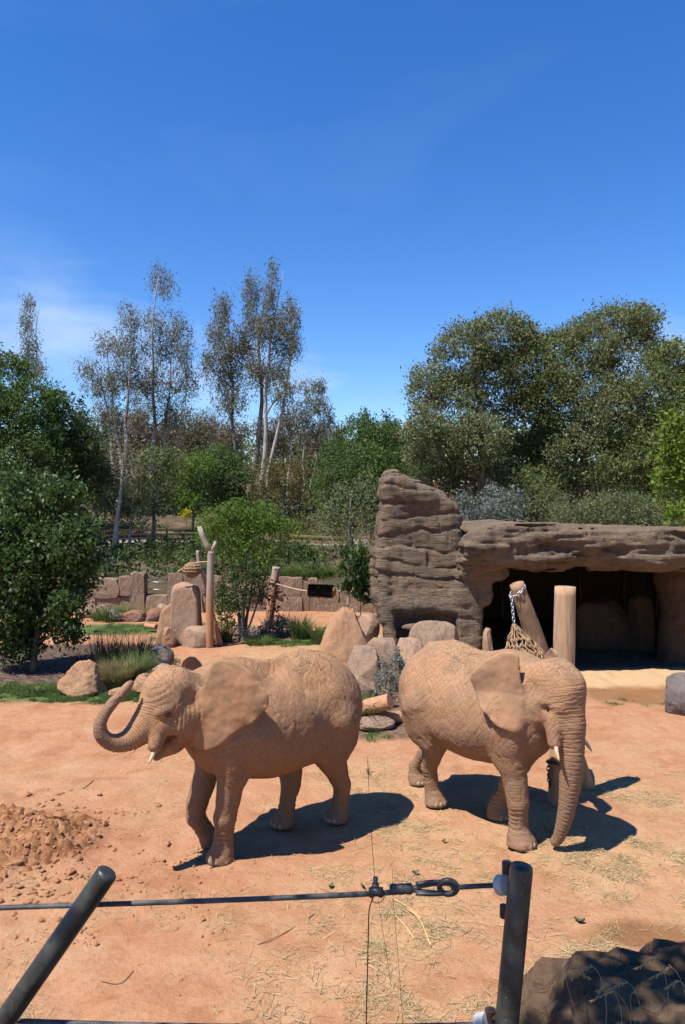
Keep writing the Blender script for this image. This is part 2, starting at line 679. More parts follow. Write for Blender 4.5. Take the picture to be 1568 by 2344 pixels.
def lawn_mask(x, y):
    wob = 0.35 * fbm(P2(x, y, 1.0, 1.5), 3)
    a = seg_mask(x, y + wob, -12, -4.1, 16.75, 18.5, 0.22)
    b = seg_mask(x, y + wob, -2.9, -0.6, 23.9, 25.2, 0.3)
    c = seg_mask(x, y + wob, 5.9, 8.7, 16.35, 16.9, 0.18) * smooth(-0.1, 0.25, fbm(P2(x, y, 1.2, 3.3), 2) + 0.1)
    d = seg_mask(x, y + wob, -10, -5.2, 25.8, 28.5, 0.5)
    e = seg_mask(x, y + wob, 0.5, 1.25, 15.3, 15.9, 0.15) + 0.6 * seg_mask(x, y + wob, 0.45, 0.9, 13.9, 14.4, 0.15)
    f = seg_mask(x, y + wob, -6.5, -4.3, 24.5, 25.5, 0.3) * 0.6
    return np.clip(a + b + c + d + e + f, 0, 1)


gxs = graded([(-1500, 500), (-300, 60), (-60, 4), (-16, 0.5), (-7, 0.085), (0, 0.068), (7.5, 0.095), (16, 0.5), (60, 4), (300, 60), (1500, 500)])
gys = graded([(-200, 60), (-10, 3), (4.0, 0.3), (5.6, 0.06), (12, 0.10), (22, 0.2), (34, 0.35), (60, 1.6), (140, 8), (400, 60), (1900, 500)])
GX, GY = np.meshgrid(gxs, gys, indexing='ij')
GZ = hgt(GX, GY)
gi = np.arange(GX.size, dtype=np.int32).reshape(GX.shape)
gf = np.stack([gi[:-1, :-1].ravel(), gi[1:, :-1].ravel(), gi[1:, 1:].ravel(), gi[:-1, 1:].ravel()], 1)
gw = 0.3 * fbm(P2(GX, GY, 0.7, 2.2), 3)
bed = np.clip(seg_mask(GX, GY + gw, -14, -5.7, 18.4, 24.0, 0.3) + seg_mask(GX + gw, GY, -6.6, -4.9, 17.8, 20.0, 0.2)
              + seg_mask(GX, GY + gw, -3.6, 0.5, 25.2, 26.6, 0.3) + seg_mask(GX, GY, 0.2, 1.6, 14.0, 20.0, 0.2) * 0.8, 0, 1)
hill = np.clip(smooth(32.2, 32.5, GY) * (GX < 3) + smooth(30.6, 31.0, GY) * (GX >= 3), 0, 1)
damp = np.clip(seg_mask(GX, GY + gw, 5.7, 12, 16.6, 18.2, 0.25) * 0.75
               + smooth(1.0, 0.5, np.sqrt(((GX - 3.05) / 0.75) ** 2 + ((GY - 7.55) / 0.36) ** 2) + 0.5 * gw) * 0.85, 0, 1)
bed = np.clip(bed + seg_mask(GX, GY, 3.4, 14, 20.4, 31, 0.25) * 0.95, 0, 1)  # cave floor too: mulch tone used here as painted shade
sand = seg_mask(GX, GY + gw, 5.0, 14, 18.25, 20.3, 0.22)
GZ = GZ + 0.09 * seg_mask(GX, GY + 0.5 * fbm(P2(GX, GY, 0.8, 4.0), 3), 5.3, 14, 18.7, 19.9, 0.5) * (1 + 0.9 * fbm(P2(GX, GY, 1.6), 3))
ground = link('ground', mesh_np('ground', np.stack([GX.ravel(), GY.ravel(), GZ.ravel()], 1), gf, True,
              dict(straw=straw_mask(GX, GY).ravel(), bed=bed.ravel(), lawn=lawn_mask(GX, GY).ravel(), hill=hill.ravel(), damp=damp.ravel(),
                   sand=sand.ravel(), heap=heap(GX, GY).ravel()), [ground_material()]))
setting(ground)


def gz(x, y):
    return float(hgt(np.array([x]), np.array([y]))[0])


# gravel path along the foot of the hill
def path_material():
    s = NT('pale_gravel')
    co = s.tc.outputs['Object']
    c = s.mix(s.noise(co, 2.0, 5.0, 0.7), (0.17, 0.13, 0.095), (0.29, 0.225, 0.165))
    return s.surf(c, 0.95, s.bump(s.noise(co, 30.0, 3.0), 0.5, 0.02))


px_ = np.linspace(-40, 4, 90)
py_ = np.linspace(45.6, 48.4, 6)
PX, PY = np.meshgrid(px_, py_, indexing='ij')
PZ = hgt(PX, PY) + 0.03
pi_ = np.arange(PX.size).reshape(PX.shape)
pf = np.stack([pi_[:-1, :-1].ravel(), pi_[1:, :-1].ravel(), pi_[1:, 1:].ravel(), pi_[:-1, 1:].ravel()], 1)
setting(link('path', mesh_np('path', np.stack([PX.ravel(), PY.ravel(), PZ.ravel()], 1), pf, True, mats=[path_material()])))


# ================================================================ rock
def rock_material(name, a, b, c3, streak=(0.10, 0.08, 0.075), moss=None, sc=1.0, bump=1.0, strat=0.2):
    s = NT(name)
    co = s.tc.outputs['Object']
    n1 = s.noise(co, 0.7 * sc, 5.0, 0.6)
    n2 = s.noise(co, 3.5 * sc, 6.0, 0.7)
    n3 = s.noise(co, 22.0 * sc, 5.0, 0.7)
    st = s.noise(s.coords(scale=(2.2, 2.2, 0.25)), 1.6 * sc, 4.0, 0.6)
    c = s.mix(s.rng(n1, 0.38, 0.62), a, b)
    c = s.mix(s.rng(n2, 0.45, 0.7, 0, 0.75), c, c3)
    c = s.mix(s.rng(st, 0.52, 0.7, 0, 0.6), c, streak)
    c = s.mix(s.rng(n3, 0.5, 0.75, 0, 0.4), c, streak)
    h = s.math('ADD', s.math('MULTIPLY', n2, 1.0), s.math('MULTIPLY', n3, 0.45))
    cr = s.math('ABSOLUTE', s.math('SUBTRACT', s.noise(s.coords(scale=(1, 1, 0.45)), 1.3 * sc, 4.0, 0.6, 0.6), 0.5))
    pit = s.rng(cr, 0.0, 0.012, 0.0, 1.0)
    h = s.math('ADD', h, s.math('MULTIPLY', pit, 0.22))
    stl = s.noise(s.coords(scale=(1.0, 1.0, 6.0)), 3.2 * sc, 6.0, 0.72)
    h = s.math('ADD', h, s.math('MULTIPLY', stl, strat))
    c = s.mix(s.rng(stl, 0.52, 0.7, 0, 0.35 * min(1.0, strat)), c, streak)
    c = s.mix(s.math('MULTIPLY', s.math('SUBTRACT', 1.0, pit), 0.18), c, streak)
    return s.surf(c, 0.95, s.bump(h, bump, 0.06 / sc), spec=0.15)


M_ROCK_DARK = rock_material('brown_strata_rock', (0.135, 0.100, 0.070), (0.175, 0.130, 0.092), (0.23, 0.148, 0.092), (0.060, 0.047, 0.037), strat=1.6)
M_ROCK_CAVE_SHADED = rock_material('cave_rock_shaded', (0.085, 0.05, 0.03), (0.10, 0.058, 0.034), (0.07, 0.042, 0.025), (0.04, 0.025, 0.016))  # shelter rock darkened for the inside, cave shade put into the colour
M_ROCK_WALL = rock_material('tan_wall_stone', (0.21, 0.14, 0.098), (0.26, 0.175, 0.122), (0.29, 0.185, 0.125), (0.12, 0.085, 0.062))
M_ROCK_ORANGE = rock_material('orange_rock', (0.33, 0.18, 0.095), (0.37, 0.215, 0.12), (0.29, 0.17, 0.11), (0.20, 0.12, 0.085), sc=2.0)
M_ROCK_GREY = rock_material('grey_brown_rock', (0.235, 0.162, 0.115), (0.275, 0.188, 0.13), (0.31, 0.188, 0.115), (0.15, 0.102, 0.08), sc=1.6)
M_ROCK_PINK = rock_material('pinkish_rock', (0.33, 0.21, 0.138), (0.31, 0.21, 0.15), (0.36, 0.215, 0.13), (0.22, 0.15, 0.12), sc=1.6)
M_ROCK_RED = rock_material('red_rock', (0.27, 0.10, 0.055), (0.22, 0.13, 0.10), (0.17, 0.115, 0.10), (0.12, 0.07, 0.055), sc=1.6)
M_ROCK_SLATE = rock_material('slate_rock', (0.12, 0.10, 0.095), (0.15, 0.12, 0.11), (0.18, 0.14, 0.12), (0.08, 0.065, 0.06), sc=1.6)
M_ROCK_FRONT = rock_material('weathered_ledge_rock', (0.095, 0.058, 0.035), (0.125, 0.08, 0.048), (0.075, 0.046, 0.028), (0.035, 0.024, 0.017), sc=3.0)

_ico = {}


def ico(sub):
    if sub not in _ico:
        bm = bmesh.new()
        bmesh.ops.create_icosphere(bm, subdivisions=sub, radius=1.0)
        bm.verts.ensure_lookup_table()
        _ico[sub] = (np.array([v.co[:] for v in bm.verts], np.float32), np.array([[v.index for v in f.verts] for f in bm.faces], np.int32))
        bm.free()
    v, f = _ico[sub]
    return v.copy(), f


def rock_mesh(name, size, mat, seed, cuts=7, rough=0.08, sub=5, flat=0.75, boxy=0.0, taper=0.0, lean=(0, 0)):
    r = np.random.default_rng(seed)
    v, f = ico(sub)
    if boxy:
        p = 2 + 5 * boxy + 30 * max(0.0, boxy - 0.8)
        v = v / (np.sum(np.abs(v) ** p, 1, keepdims=True) ** (1 / p))
    for k in range(cuts):
        n = r.normal(size=3)
        n[2] = abs(n[2]) * 0.6
        n /= np.linalg.norm(n)
        d = r.uniform(flat - 0.1, flat + 0.15)
        h = v @ n
        v = np.where((h > d)[:, None], v - np.outer(np.maximum(h - d, 0) * 0.93, n), v).astype(np.float32)
    v = v * (1 + rough * fbm(v * 1.6 + seed, 3))[:, None] + 0.0
    v = v + 0.35 * rough * fbm(v * 6.0 + seed, 3)[:, None] * v
    sz = np.array(size, np.float32)
    v = v * sz
    t = (v[:, 2] / sz[2] + 1) / 2
    k = 1 - taper * t
    v[:, 0] = v[:, 0] * k + lean[0] * t
    v[:, 1] = v[:, 1] * k + lean[1] * t
    return mesh_np(name, v, f, True, mats=[mat])


def rock(label, loc, size, mat, seed, group=None, cat='boulder', name='boulder', rz=0.0, sink=0.75, **k):
    o = link(name, rock_mesh(name, size, mat, seed, **k), None, (loc[0], loc[1], gz(loc[0], loc[1]) + size[2] * sink), (0, 0, rz))
    return tag(o, label, cat, group)


# ---- the stratified tower and the cave shelter beside it
rr = np.random.default_rng(5)
shelter = tag(empty('rock_shelter', (6.0, 22.0, 0.0)), 'brown stratified rock shelter with a tall stacked tower and dark cave mouth', 'rock shelter')
SH = Vector((6.0, 22.0, 0.0))


def rough_rock(v, f, amp=1.0):
    n = vnormals(v, f)
    q = v * np.array([1, 1, 2.2], np.float32)
    d = 0.05 * fbm(q * 1.1, 3) + 0.028 * fbm(q * 4.0, 3) + 0.014 * fbm(v * 12.0, 2)
    return v + n * (amp * d)[:, None]


def carve(F, per_m, depth, seed, band=0.30, soft_below=None, pocket=0.0):
    """cut strata, block joints and weathering into the skin of a rock mass"""
    idx = np.nonzero(np.abs(F.d) < band)
    p = (np.stack(idx, 1) * F.vox + F.lo).astype(np.float32)
    base = F.d[idx]
    w = noise3(p * np.array([0.45, 0.45, 0.7]) + seed)
    zz = p[:, 2] * per_m + 0.55 * np.sin(p[:, 2] * 2.1 + seed) + 0.9 * w + 0.22 * noise3(p * 2.1 + seed)
    lay = np.floor(zz)
    fr = zz - lay
    hx = p[:, 0] * 0.85 + p[:, 1] * 0.65 + 0.35 * noise3(p * np.array([1.4, 1.4, 1.0]) + 3.0)
    hb0 = hx * 1.15 + 0.43 * lay
    blk = np.floor(hb0)
    hb = hb0 - blk
    k = depth
    if soft_below is not None:
        k = depth * (0.35 + 0.65 * smooth(soft_below - 0.3, soft_below + 0.3, p[:, 2]))
    inset = noise3(np.stack([lay * 3.7 + 0.31, blk * 0.6 + 0.7, lay * 1.9 + 0.5], 1)) + 0.55 * noise3(np.stack([lay * 3.7 + 0.3, hx * 0.7, lay * 0.0 + 9.5], 1))
    round_ = np.minimum(fr, 1 - fr)
    groove = smooth(0.16, 0.0, round_) * (0.35 + 0.65 * smooth(-0.35, 0.25, noise3(p * np.array([0.8, 0.8, 2.0]) + 4 + seed)))
    joint = smooth(0.045, 0.0, np.minimum(hb, 1 - hb)) * smooth(-0.05, 0.25, noise3(p * 1.3 + 11 + seed))
    e = k * (-0.9 * inset + 0.75 * groove + 0.6 * joint)
    e = e - 0.05 * fbm(p * np.array([0.9, 0.9, 1.2]) + seed, 2) - 0.030 * fbm(p * np.array([3.2, 3.2, 6.0]) + seed, 3)
    if pocket:
        pk = noise3(p * np.array([1.6, 1.6, 3.4]) + 21 + seed)
        e = e + pocket * smooth(0.30, 0.55, pk)
    F.d[idx] = base + e


def smax(a, b, k):
    h = np.clip(0.5 - 0.5 * (a - b) / k, 0, 1)
    return a + (b - a) * h + k * h * (1 - h)


TL = ([-0.2, 0.7, 1.5, 2.3, 3.2, 3.7, 4.2, 4.6, 4.95, 5.3, 5.6], [1.30, 1.24, 1.16, 0.98, 0.92, 0.98, 1.04, 1.08, 1.06, 1.12, 1.28])
TR = ([-0.2, 2.0, 2.6, 3.3, 3.9, 4.5, 5.6], [3.75, 3.75, 3.6, 3.38, 3.30, 3.34, 3.30])
TTOP = ([0.6, 1.0, 1.35, 1.65, 1.85, 2.1, 2.5, 2.9, 3.15, 3.4, 3.8], [5.15, 5.25, 5.44, 5.46, 5.30, 5.16, 5.02, 4.86, 4.66, 4.25, 3.6])
F = Field((0.2, 19.2, -0.1), (4.7, 24.2, 5.75), 0.042)
sl, X, Y, Z = F.box((-9, -9, -9), (99, 99, 99))
xl = np.interp(Z, *TL).astype(np.float32)
xr = np.interp(Z, *TR).astype(np.float32)
ex = np.abs(X - (xl + xr) / 2) - (xr - xl) / 2
ey = np.abs(Y - 21.75) - 1.5 - 0.10 * np.sin(Z * 1.3) - 0.12 * np.exp(-((Z - 1.72) / 0.22) ** 2) + 0.22 * smooth(1.62, 1.3, Z) * np.ones_like(Y)
ez = Z - np.interp(X, *TTOP).astype(np.float32) - 0.12 * (Y - 21.5)
F.d[sl] = smax(smax(ex + 0 * Y, ey + 0 * X, 0.28), ez + 0 * Y, 0.16)
F.rbox((3.45, 21.0, 1.2), (0.36, 1.0, 1.6), 0.2, 0.12)
F.rbox((3.55, 20.75, 2.15), (0.55, 0.8, 0.40), 0.2, 0.12)
F.rbox((3.80, 20.65, 2.80), (0.66, 0.9, 0.40), 0.22, 0.15)
F.chain([(1.14, 20.45, 3.1), (1.12, 20.35, 2.4), (1.22, 20.25, 1.5), (1.36, 20.05, 0.5), (1.40, 20.0, -0.1)], [0.14, 0.20, 0.2, 0.18, 0.2], 0.10)
F.chain([(1.08, 21.0, 3.4), (0.98, 21.0, 2.6), (1.02, 20.9, 2.0), (1.2, 20.9, 1.2)], [0.18, 0.24, 0.22, 0.16], 0.10)
carve(F, 2.7, 0.085, 1.0, soft_below=2.3)
F.ell((2.15, 20.2, 1.15), (0.55, 0.2, 0.12), 0.06)
v, f = F.mesh()
link('rock_tower', mesh_np('rock_tower', v - np.array(SH[:], np.float32), f, True, mats=[M_ROCK_DARK]), shelter)

F = Field((2.9, 18.2, 2.2), (14.3, 27.2, 4.5), 0.05)
sl, X, Y, Z = F.box((-9, -9, -9), (99, 99, 99))
top = np.interp(X, [3.0, 3.4, 3.8, 4.3, 5.3, 6.3, 7.5, 9.5, 14], [3.2, 3.70, 3.95, 4.05, 4.05, 3.98, 3.88, 3.78, 3.66]).astype(np.float32)
bot = np.interp(X, [3.0, 3.6, 4.3, 6.0, 8.0, 14], [2.30, 2.55, 2.78, 2.74, 2.68, 2.62]).astype(np.float32)
front = 18.82 + 0.10 * np.sin(X * 1.3) + 0.10 * np.sin(X * 2.9 + 1.0) + 0.30 * smooth(4.6, 3.3, X)
ez = np.abs(Z - (top + bot) / 2) - (top - bot) / 2 + 0.0 * Y
und = 0.55 * smooth(3.15, 2.65, Z + 0.12 * np.sin(X * 1.7)) * np.ones_like(X)
ey = np.maximum(front + und - Y, Y - 26.8)
ex = np.abs(X - 8.6) - 5.5
F.d[sl] = smax(smax(ez, ey, 0.22), ex + 0 * Y + 0 * Z, 0.45)
F.ell((3.75, 19.8, 3.40), (0.55, 0.75, 0.5), 0.15)
carve(F, 4.8, 0.11, 5.0, pocket=0.13)
v, f = F.mesh()
link('cave_roof', mesh_np('cave_roof', v - np.array(SH[:], np.float32), f, True, mats=[M_ROCK_DARK]), shelter)

# inside of the cave
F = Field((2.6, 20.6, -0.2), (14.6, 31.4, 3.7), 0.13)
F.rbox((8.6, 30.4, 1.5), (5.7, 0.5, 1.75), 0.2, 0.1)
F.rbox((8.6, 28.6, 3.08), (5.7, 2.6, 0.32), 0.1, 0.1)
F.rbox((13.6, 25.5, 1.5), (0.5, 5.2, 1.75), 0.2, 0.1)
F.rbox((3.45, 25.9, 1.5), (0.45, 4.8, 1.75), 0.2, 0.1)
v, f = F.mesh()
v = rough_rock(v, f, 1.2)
link('cave_wall', mesh_np('cave_wall', v - np.array(SH[:], np.float32), f, True, mats=[M_ROCK_CAVE_SHADED]), shelter)
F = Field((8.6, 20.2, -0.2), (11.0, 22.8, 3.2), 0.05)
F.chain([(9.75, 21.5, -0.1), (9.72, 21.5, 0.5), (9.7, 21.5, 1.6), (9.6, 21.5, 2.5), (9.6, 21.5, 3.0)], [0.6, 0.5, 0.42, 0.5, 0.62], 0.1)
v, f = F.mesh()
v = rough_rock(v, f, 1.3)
link('cave_pillar', mesh_np('cave_pillar', v - np.array(SH[:], np.float32), f, True, mats=[M_ROCK_CAVE_SHADED]), shelter)

# rocks about the shelter
rock('broad rounded brown slab leaning in the shade of the cave back wall', (8.3, 23.6), (1.0, 0.5, 0.85), M_ROCK_CAVE_SHADED, 31, 'rocks inside the cave', boxy=0.5, cuts=4)
rock('narrow upright brown stone beside the broad slab inside the cave', (9.35, 23.2), (0.35, 0.35, 0.95), M_ROCK_CAVE_SHADED, 32, 'rocks inside the cave', boxy=0.4, cuts=3)
rock('pale narrow upright stone at the left edge of the cave mouth', (3.93, 19.95), (0.16, 0.22, 0.62), M_ROCK_PINK, 33, cuts=4, boxy=0.2, sink=0.9)
rock('large smooth brown slab leaning against the foot of the tower', (2.42, 19.45), (0.68, 0.34, 0.80), M_ROCK_GREY, 34, 'rocks at the foot of the tower', boxy=0.45, cuts=4, rough=0.05, lean=(0, 0.15))
rock('tall pointed orange rock standing at the end of the low boulder row', (-0.02, 18.6), (0.92, 0.6, 1.06), M_ROCK_ORANGE, 35, 'rocks at the foot of the tower', cuts=4, rough=0.08, boxy=0.35, taper=0.58, lean=(0.14, 0.1))
rock('flat topped grey boulder next to the pointed orange rock', (0.45, 18.0), (0.46, 0.38, 0.60), M_ROCK_GREY, 36, 'rocks at the foot of the tower', boxy=0.6, cuts=4, rough=0.05)
rock('low rounded stone tucked under the flat topped grey boulder', (0.36, 17.5), (0.42, 0.34, 0.28), M_ROCK_GREY, 37, 'rocks at the foot of the tower', boxy=0.3, cuts=3, rough=0.05)
rock('mauve grey boulder with knobbly top left of the leaning slab', (1.0, 18.1), (0.52, 0.42, 0.70), M_ROCK_GREY, 38, 'rocks at the foot of the tower', boxy=0.35, cuts=5, rough=0.08, taper=0.15)
rock('sloping pink boulder between the mauve boulder and the tower', (1.55, 18.3), (0.62, 0.44, 0.66), M_ROCK_PINK, 39, 'rocks at the foot of the tower', boxy=0.2, cuts=4, rough=0.06, taper=0.35, lean=(0.1, 0.2))
rock('pale round boulder behind the grass left of the tower', (0.75, 21.6), (0.34, 0.34, 0.42), M_ROCK_PINK, 40, cuts=3, rough=0.05, sink=2.2)
rock('small yellowish stone behind the grey sagebrush', (0.98, 16.35), (0.13, 0.12, 0.16), M_ROCK_ORANGE, 41, cuts=4, sink=2.2)
rock('low brown stone under the strap leaf clump near the cut logs', (0.62, 14.7), (0.42, 0.24, 0.14), M_ROCK_GREY, 42, cuts=4)
rock('dark grey boulder at the right edge of the yard', (7.55, 15.9), (0.74, 0.6, 0.56), M_ROCK_SLATE, 43, cuts=3, rough=0.07, sink=0.5)
# left side
rock('big golden orange boulder on the lawn edge at the left', (-6.16, 17.55), (0.70, 0.52, 0.46), M_ROCK_ORANGE, 44, cuts=9, rough=0.11, sink=0.68, flat=0.7, taper=0.3)
rock('angular tan stone at the foot of the straw coloured grass', (-4.72, 17.6), (0.30, 0.26, 0.27), M_ROCK_ORANGE, 45, 'small stones beside the grass clumps', cuts=9, rough=0.12)
rock('pale stone behind the head of the trunk curling elephant', (-4.45, 18.4), (0.30, 0.26, 0.30), M_ROCK_PINK, 46, 'small stones beside the grass clumps', cuts=8, rough=0.12)
rock('smallest tan stone in the grass left of the raised trunk tip', (-5.25, 17.25), (0.22, 0.18, 0.13), M_ROCK_ORANGE, 47, 'small stones beside the grass clumps', cuts=6)
rock('dark rounded boulder shaded behind the tall grass clumps', (-5.05, 20.4), (0.40, 0.36, 0.38), M_ROCK_SLATE, 48, cuts=4, rough=0.06)
# the carved rocks in the middle
rock('tall upright boulder with rounded top and flat pinkish face', (-5.1, 24.2), (0.50, 0.42, 1.12), M_ROCK_PINK, 49, 'upright rocks by the forked pole', cuts=4, rough=0.04, boxy=0.55, flat=0.85)
rock('sloping tan shoulder rock leaning on the tall upright boulder', (-5.75, 24.3), (0.40, 0.40, 0.78), M_ROCK_ORANGE, 50, 'upright rocks by the forked pole', cuts=4, rough=0.06, boxy=0.4, taper=0.3, lean=(0.15, 0))
rock('smooth dome shaped boulder beside the forked pole', (-4.68, 23.7), (0.46, 0.40, 0.40), M_ROCK_PINK, 51, 'upright rocks by the forked pole', cuts=1, rough=0.03, boxy=0.2, sink=0.6)
rock('small knobbly stone at the base of the sloping shoulder rock', (-5.55, 23.6), (0.24, 0.22, 0.36), M_ROCK_ORANGE, 52, 'upright rocks by the forked pole', cuts=5, rough=0.1)
# loose rocks below the back wall
for i, (px, d, s, m, lab) in enumerate([
        (205, 30.3, (0.42, 0.3, 0.38), M_ROCK_WALL, 'brown rock below the back wall nearest the leafy bush'),
        (232, 30.0, (0.36, 0.3, 0.34), M_ROCK_PINK, 'pinkish rock below the back wall left of the green tuft'),
        (262, 29.3, (0.42, 0.3, 0.30), M_ROCK_SLATE, 'grey rock under the bright green tuft below the wall'),
        (312, 29.2, (0.55, 0.3, 0.28), M_ROCK_RED, 'rusty red flat rock below the back wall'),
        (352, 29.2, (0.40, 0.3, 0.32), M_ROCK_RED, 'dark red rock left of the sloping shoulder rock'),
        (372, 30.3, (0.35, 0.3, 0.34), M_ROCK_PINK, 'pale rock above the dark red rock near the wall gap')]):
    rock(lab, (gx(px, d), d), s, m, 60 + i, 'loose rocks below the back wall', cuts=7, rough=0.1, sink=0.6)


# ---- back wall of shaped stones
_stone_meshes = []
for k in range(14):
    r_ = np.random.default_rng(90 + k)
    bm = bmesh.new()
    bmesh.ops.create_cube(bm, size=1.0)
    bmesh.ops.subdivide_edges(bm, edges=bm.edges[:], cuts=3, use_grid_fill=True)
    bm.verts.ensure_lookup_table()
    bm.faces.ensure_lookup_table()
    v = np.array([q.co[:] for q in bm.verts], np.float32)
    f = np.array([[q.index for q in p.verts] for p in bm.faces], np.int32)
    bm.free()
    u_ = v / np.linalg.norm(v, axis=1, keepdims=True)
    corner = smooth(0.62, 0.86, np.linalg.norm(v, axis=1))
    v = v - u_ * (0.07 * corner)[:, None]
    v = v + 0.05 * np.stack([fbm(v * 2.3 + k * 3.1, 2), fbm(v * 2.3 + k * 5.7 + 9, 2), fbm(v * 2.3 + k * 1.9 + 4, 2)], 1)
    _stone_meshes.append(mesh_np('stone', v, f, False, mats=[M_ROCK_WALL]))


def stone_wall(label, secs, yw, seed):
    """secs: (x0, x1, height, rows)"""
    r_ = np.random.default_rng(seed)
    w = tag(empty('stone_wall', (secs[0][0], yw, 0)), label, 'wall', 'stretches of the back wall')
    for (x0, x1, h, rows) in secs:
        bm = box_vf(((x0 + x1) / 2 - secs[0][0], 0.30, h / 2 - 0.1), (x1 - x0 - 0.04, 0.34, h - 0.05), None, 0.03)
        bm_obj('wall_core', bm, M_ROCK_WALL, w)
        zs = np.cumsum(np.concatenate([[0], r_.uniform(0.6, 1.4, rows)]))
        zs = zs / zs[-1] * (h + 0.2) - 0.2
        for i in range(rows):
            p = x0
            while p < x1 - 0.05:
                q = min(x1, p + r_.uniform(0.45, 1.7) * (0.85 if rows > 2 else 1.0))
                if x1 - q < 0.3:
                    q = x1
                o = link('stone', _stone_meshes[r_.integers(14)], w)
                hz = zs[i + 1] - zs[i]
                o.location = ((p + q) / 2 - secs[0][0], 0.10 + r_.uniform(-0.06, 0.05), (zs[i] + zs[i + 1]) / 2 + (r_.uniform(-0.04, 0.06) if i == rows - 1 else 0))
                o.scale = (q - p + 0.05, 0.5 + r_.uniform(-0.08, 0.1), hz + 0.05)
                o.rotation_euler = (r_.uniform(-0.05, 0.05), r_.uniform(-0.03, 0.03), r_.uniform(-0.06, 0.06))
                p = q
    return w


stone_wall('brown stone back wall standing behind the leafy bush at the left', [(-13.2, -11.2, 1.1, 2), (-11.2, -9.15, 1.45, 2), (-9.15, -8.55, 1.62, 1)], 32.0, 1)
stone_wall('short low stone wall with two cables strung above it', [(-8.5, -7.55, 0.66, 1)], 32.1, 2)
stone_wall('tall stretch of stone wall behind the upright boulders', [(-7.5, -6.0, 1.62, 2), (-6.0, -5.2, 1.50, 2)], 31.9, 3)
stone_wall('long stone back wall running behind the brush roller to the tower', [(-5.2, -3.6, 1.1, 2), (-3.6, -1.75, 1.45, 2), (-1.75, -1.45, 1.2, 1), (-1.45, -1.1, 1.38, 1), (-1.1, 1.6, 1.0, 2)], 32.0, 4)
# ================================================================ elephants
def skin_material(name, dust, grey, low):
    s = NT(name)
    co = s.tc.outputs['Object']
    trunk, ring, ear, leg, gr = s.attr('trunk'), s.attr('ring'), s.attr('ear'), s.attr('leg'), s.attr('grey')
    body = s.math('SUBTRACT', 1.0, s.math('MAXIMUM', trunk, ear), clamp=True)
    w1 = s.warp(co, 2.4, 0.20)
    w2 = s.warp(w1, 9.0, 0.06)
    w3 = s.warp(w2, 26.0, 0.018)

    def creases(direction, spacing, gate_loc):
        dt = s.n.new('ShaderNodeVectorMath')
        dt.operation = 'DOT_PRODUCT'
        s.l.new(w3, dt.inputs[0])
        dt.inputs[1].default_value = direction
        ln = s.rng(s.math('SINE', s.math('MULTIPLY', dt.outputs['Value'], 2 * math.pi / spacing)), -1.0, -0.74, 1.0, 0.0)
        g = s.rng(s.noise(s.coords(vec=w1, loc=gate_loc), 5.0, 3.0, 0.6), 0.40, 0.56)
        return s.math('MULTIPLY', ln, g)

    crack_b = creases((0.62, 0.35, 0.70), 0.060, (0, 0, 0))
    crack_m = creases((-0.80, 0.30, 0.52), 0.071, (3, 1, 2))
    crack_v = s.rng(s.voronoi(s.coords(vec=w2, scale=(1.2, 1.1, 0.75), rot=(0, 0.6, 0)), 14.0), 0.0, 0.075, 0.7, 0.0)
    crack_f = s.rng(s.voronoi(s.coords(vec=w3, scale=(1.0, 1.0, 1.6), rot=(0, -0.35, 0)), 46.0), 0.0, 0.14, 1.0, 0.0)
    crack = s.math('MAXIMUM', s.math('MAXIMUM', crack_b, crack_m), s.math('MULTIPLY', crack_v, s.rng(s.noise(co, 2.6, 3.0), 0.4, 0.58)))
    crack = s.math('MULTIPLY', crack, s.math('MULTIPLY_ADD', leg, -0.55, 1.0))
    crack = s.math('ADD', crack, s.math('MULTIPLY', crack_f, 0.2), clamp=True)
    # folds running round the legs and the trunk
    nz = s.noise(co, 9.0, 3.0)
    rg = s.math('SINE', s.math('MULTIPLY_ADD', ring, 190.0, s.math('MULTIPLY', nz, 7.0)))
    rg = s.rng(rg, -1.0, -0.2, 1.0, 0.0)
    zz = s.sep(co)[2]
    lg = s.math('SINE', s.math('MULTIPLY_ADD', zz, 150.0, s.math('MULTIPLY', s.noise(co, 5.0, 3.0), 16.0)))
    lg = s.rng(lg, -1.0, -0.45, 1.0, 0.0)
    vein = s.rng(s.noise(s.warp(co, 5.0, 0.2), 8.0, 3.0, 0.5), 0.47, 0.53, 0.0, 1.0)
    pores = s.noise(co, 130.0, 3.0, 0.65)
    h = s.math('MULTIPLY', crack, s.math('MULTIPLY', body, -1.0))
    h = s.math('ADD', h, s.math('MULTIPLY', s.math('MULTIPLY', rg, trunk), -0.8))
    h = s.math('ADD', h, s.math('MULTIPLY', s.math('MULTIPLY', lg, leg), -0.5))
    h = s.math('ADD', h, s.math('MULTIPLY', s.math('MULTIPLY', vein, ear), 0.08))
    h = s.math('ADD', h, s.math('MULTIPLY', pores, 0.45))
    n = s.bump(h, 0.75, 0.0075)
    # colour: red dust over grey skin, deeper in the creases
    patch = s.rng(s.noise(co, 2.3, 6.0, 0.68), 0.40, 0.60)
    hgt = s.rng(s.math('ADD', zz, s.math('MULTIPLY', s.noise(co, 2.2, 3.0), 0.8)), 1.25, 2.5)
    c = s.mix(hgt, low, dust)
    c = s.mix(s.math('MULTIPLY', patch, 0.62), c, grey)
    c = s.mix(gr, c, (0.125, 0.09, 0.075))
    cre = s.math('ADD', s.math('MULTIPLY', crack, s.math('MULTIPLY', body, 0.27)), s.math('MULTIPLY', s.math('MULTIPLY', rg, trunk), 0.4), clamp=True)
    c = s.mix(cre, c, (0.11, 0.055, 0.03))
    c = s.mix(s.rng(pores, 0.35, 0.7, 0.0, 0.22), c, (0.40, 0.22, 0.125))
    return s.surf(c, 0.92, n, spec=0.15)


